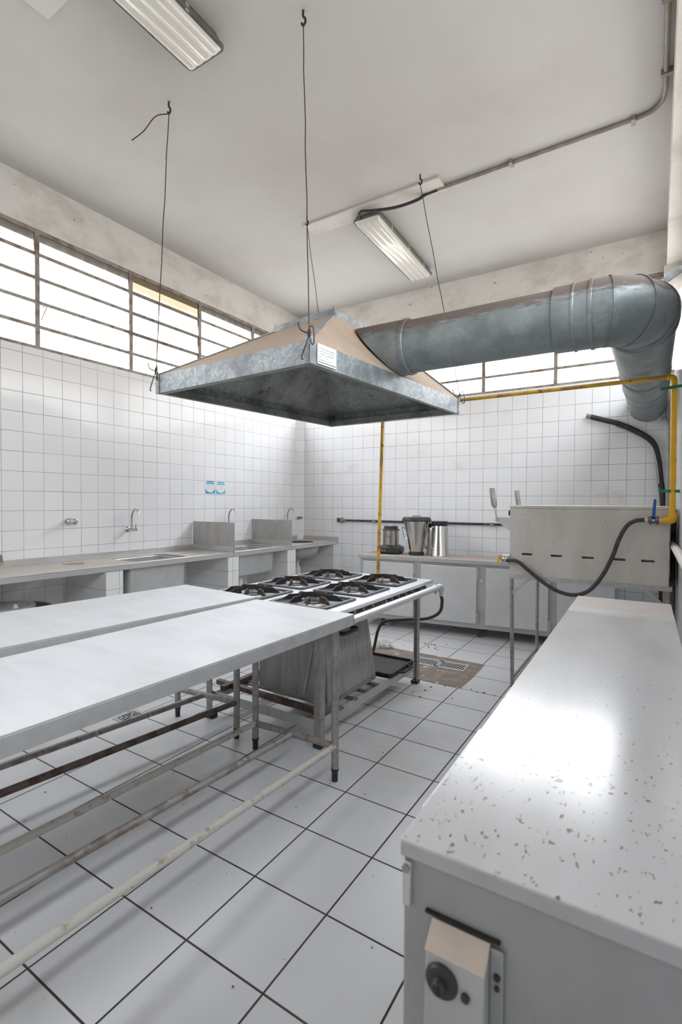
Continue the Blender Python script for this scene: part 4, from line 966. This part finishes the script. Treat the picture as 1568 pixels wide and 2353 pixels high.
# ------------------------------------------------------------------ floor details
fp = MB().prism([(-2.20, 3.50), (-1.17, 3.47), (-1.165, 3.75), (-1.175, 4.09), (-2.20, 4.10)], 'z', 0, .0025).build('floor_patch', M['concrete'], loc=(-1.7, 3.8, 0))
tag(fp, 'bare brown concrete patch in the floor tiles behind the stove', 'floor patch')
def drain(name, label, cx, cy, w, h, rz, z):
    t = thing(name, label, 'drain', (cx, cy, z), rz, local=True)
    MB().plate(rrect(-w, w, -h, h, .006, 2), rrect(-w + .015, w - .015, -h + .015, h - .015, .004, 2), 0, .004).build('frame', M['steel'], t)
    MB().box(-w + .014, w - .014, -h + .014, h - .014, .0, .001).build('pit', M['dark_hole'], t)
    g = MB()
    return t, g
t, g = drain('floor_drain', 'square steel floor drain with slotted grille under the work tables', -2.728, 1.89, .078, .078, R(3), .0)
for q in range(4):
    a = PI / 2 * q; c, s_ = math.cos(a), math.sin(a)
    for k in range(6):
        d = -.05 + .02 * k; r0 = .014 + abs(d) * .9; r1 = .064
        if r0 < r1: g.bar((c * r0 - s_ * d, s_ * r0 + c * d, .003), (c * r1 - s_ * d, s_ * r1 + c * d, .003), .009, .002)
    g.bar((0, 0, .003), ((c - s_) * .063, (s_ + c) * .063, .003), .010, .002)
g.build('grille', M['steel'], t)
t, g = drain('floor_grate', 'long slotted grate set in the concrete patch behind the stove', -1.50, 3.90, .23, .095, R(3), .0025)
for k in range(20):
    x = -.205 + k * .0215
    if abs(x) > .02: g.bar((x - .008, -.06, .003), (x + .008, .06, .003), .0105, .002)
g.box(-.215, .215, -.08, -.06, .002, .004).box(-.215, .215, .06, .08, .002, .004).box(-.018, .018, -.08, .08, .002, .004)
g.build('grille', M['steel_dirty'], t)
# crumbs of dirt
cr = MB(); rnd = random.Random(3)
def crumb(x, y, r):
    n = 6; top = [(x + r * rnd.uniform(.5, 1.3) * math.cos(6.283 * k / n), y + r * rnd.uniform(.4, 1.1) * math.sin(6.283 * k / n), rnd.uniform(.001, .004)) for k in range(n)]
    cr.add(top + [(a, b, 0) for a, b, _ in top] + [(x, y, .006)], [(k, (k + 1) % n, 12) for k in range(n)] + [(k, n + k, n + (k + 1) % n, (k + 1) % n) for k in range(n)])
for x, y, r in ((-1.37, 3.30, .012), (-1.36, 3.38, .009), (-1.355, 3.17, .010), (-1.05, 3.47, .007), (-1.0, 3.48, .010), (-.93, 3.47, .006), (-1.10, 3.50, .006), (-1.43, 3.21, .006), (-1.55, 2.95, .006), (-1.28, 3.45, .006)): crumb(x, y, r)
for k in range(16): crumb(rnd.uniform(-1.85, -1.62), rnd.uniform(4.15, 4.5), rnd.uniform(.004, .011))
for k in range(22): crumb(rnd.uniform(-2.6, -.3), rnd.uniform(.9, 4.4), rnd.uniform(.002, .005))
for k in range(8): crumb(rnd.uniform(-1.7, -1.5), rnd.uniform(3.84, 3.98), rnd.uniform(.005, .01))
tag(cr.build('dirt_crumbs', M['dark_tube'], loc=(0, 0, 0)), 'scattered dark crumbs of dirt on the white floor tiles', 'dirt', kind='stuff')
# crumpled film
bm = bmesh.new(); bmesh.ops.create_icosphere(bm, subdivisions=3, radius=1)
rb = random.Random(9)
for v in bm.verts:
    k = rb.uniform(.55, 1.1); v.co = Vector((v.co.x * .10 * k, v.co.y * .07 * k, abs(v.co.z) * .085 * k))
me = bpy.data.meshes.new('plastic_bag'); bm.to_mesh(me); bm.free(); me.materials.append(M['film'])
pb = bpy.data.objects.new('plastic_bag', me); COL.objects.link(pb); pb.location = (-2.11, 4.08, .001)
tag(pb, 'crumpled clear plastic bag on the floor behind the stove', 'bag')

# ------------------------------------------------------------------ light, world, camera
SKY, GROUND, BACKGAIN = 13.5, 3.5, .3
w = bpy.data.worlds.new('daylight'); SC.world = w; w.use_nodes = True
wn = w.node_tree; bg = wn.nodes['Background']
tc = wn.nodes.new('ShaderNodeTexCoord'); sp_ = wn.nodes.new('ShaderNodeSeparateXYZ'); ln(wn, tc.outputs['Generated'], sp_.inputs[0])
# overcast sky: brighter overhead and towards the back of the building, sunlit ground below the horizon
skyf = ramp(wn, sp_.outputs[2], -.05, .58)
ln(wn, mixc(wn, skyf, (1.0, .97, .92), (.91, .965, 1.03)), bg.inputs[0])
st_ = math_(wn, 'ADD', math_(wn, 'MULTIPLY', skyf, SKY - GROUND), GROUND)
st_ = math_(wn, 'MULTIPLY', st_, math_(wn, 'ADD', 1.0, math_(wn, 'MULTIPLY', math_(wn, 'MAXIMUM', sp_.outputs[1], 0.0), BACKGAIN)))
ln(wn, st_, bg.inputs[1])
def portal(name, loc, rot, sx, sy):
    l = bpy.data.lights.new(name, 'AREA'); l.shape = 'RECTANGLE'; l.size = sx; l.size_y = sy; l.cycles.is_portal = True
    o = bpy.data.objects.new(name, l); COL.objects.link(o); o.location = loc; o.rotation_euler = rot
zm = (WB + WTOP) / 2; hh_ = WTOP - WB
portal('daylight_portal', (LX - .06, (YF + BY) / 2, zm), (0, R(-90), 0), hh_, BY - YF)
portal('daylight_portal', ((LX + RX) / 2, BY + .06, zm), (R(-90), 0, 0), RX - LX, hh_)
portal('daylight_portal', (RX + .11, (YF + BY) / 2, zm), (0, R(90), 0), hh_, BY - YF)

F, YAW, PIT, ROL, CH = 1143.07, .5644392, -.0196484, .0051794, 1.33802
fw = Vector((-math.sin(YAW) * math.cos(PIT), math.cos(YAW) * math.cos(PIT), math.sin(PIT)))
rt = Vector((math.cos(YAW), math.sin(YAW), 0)); u0 = rt.cross(fw)
r2 = rt * math.cos(ROL) + u0 * math.sin(ROL); u2 = u0 * math.cos(ROL) - rt * math.sin(ROL)
cam = bpy.data.cameras.new('camera'); co = bpy.data.objects.new('camera', cam); COL.objects.link(co)
mw = Matrix((r2, u2, -fw)).transposed().to_4x4(); mw.translation = (0, 0, CH); co.matrix_world = mw
cam.sensor_fit = 'HORIZONTAL'; cam.sensor_width = 36; cam.lens = 36 * F / 1568; cam.clip_start = .01
cam.dof.use_dof = True; cam.dof.focus_distance = 3.4; cam.dof.aperture_fstop = 6.5
SC.camera = co
SC.view_settings.view_transform = 'Standard'; SC.view_settings.look = 'None'; SC.view_settings.gamma = 1.0
SC.view_settings.use_curve_mapping = False; SC.view_settings.exposure = 0.0
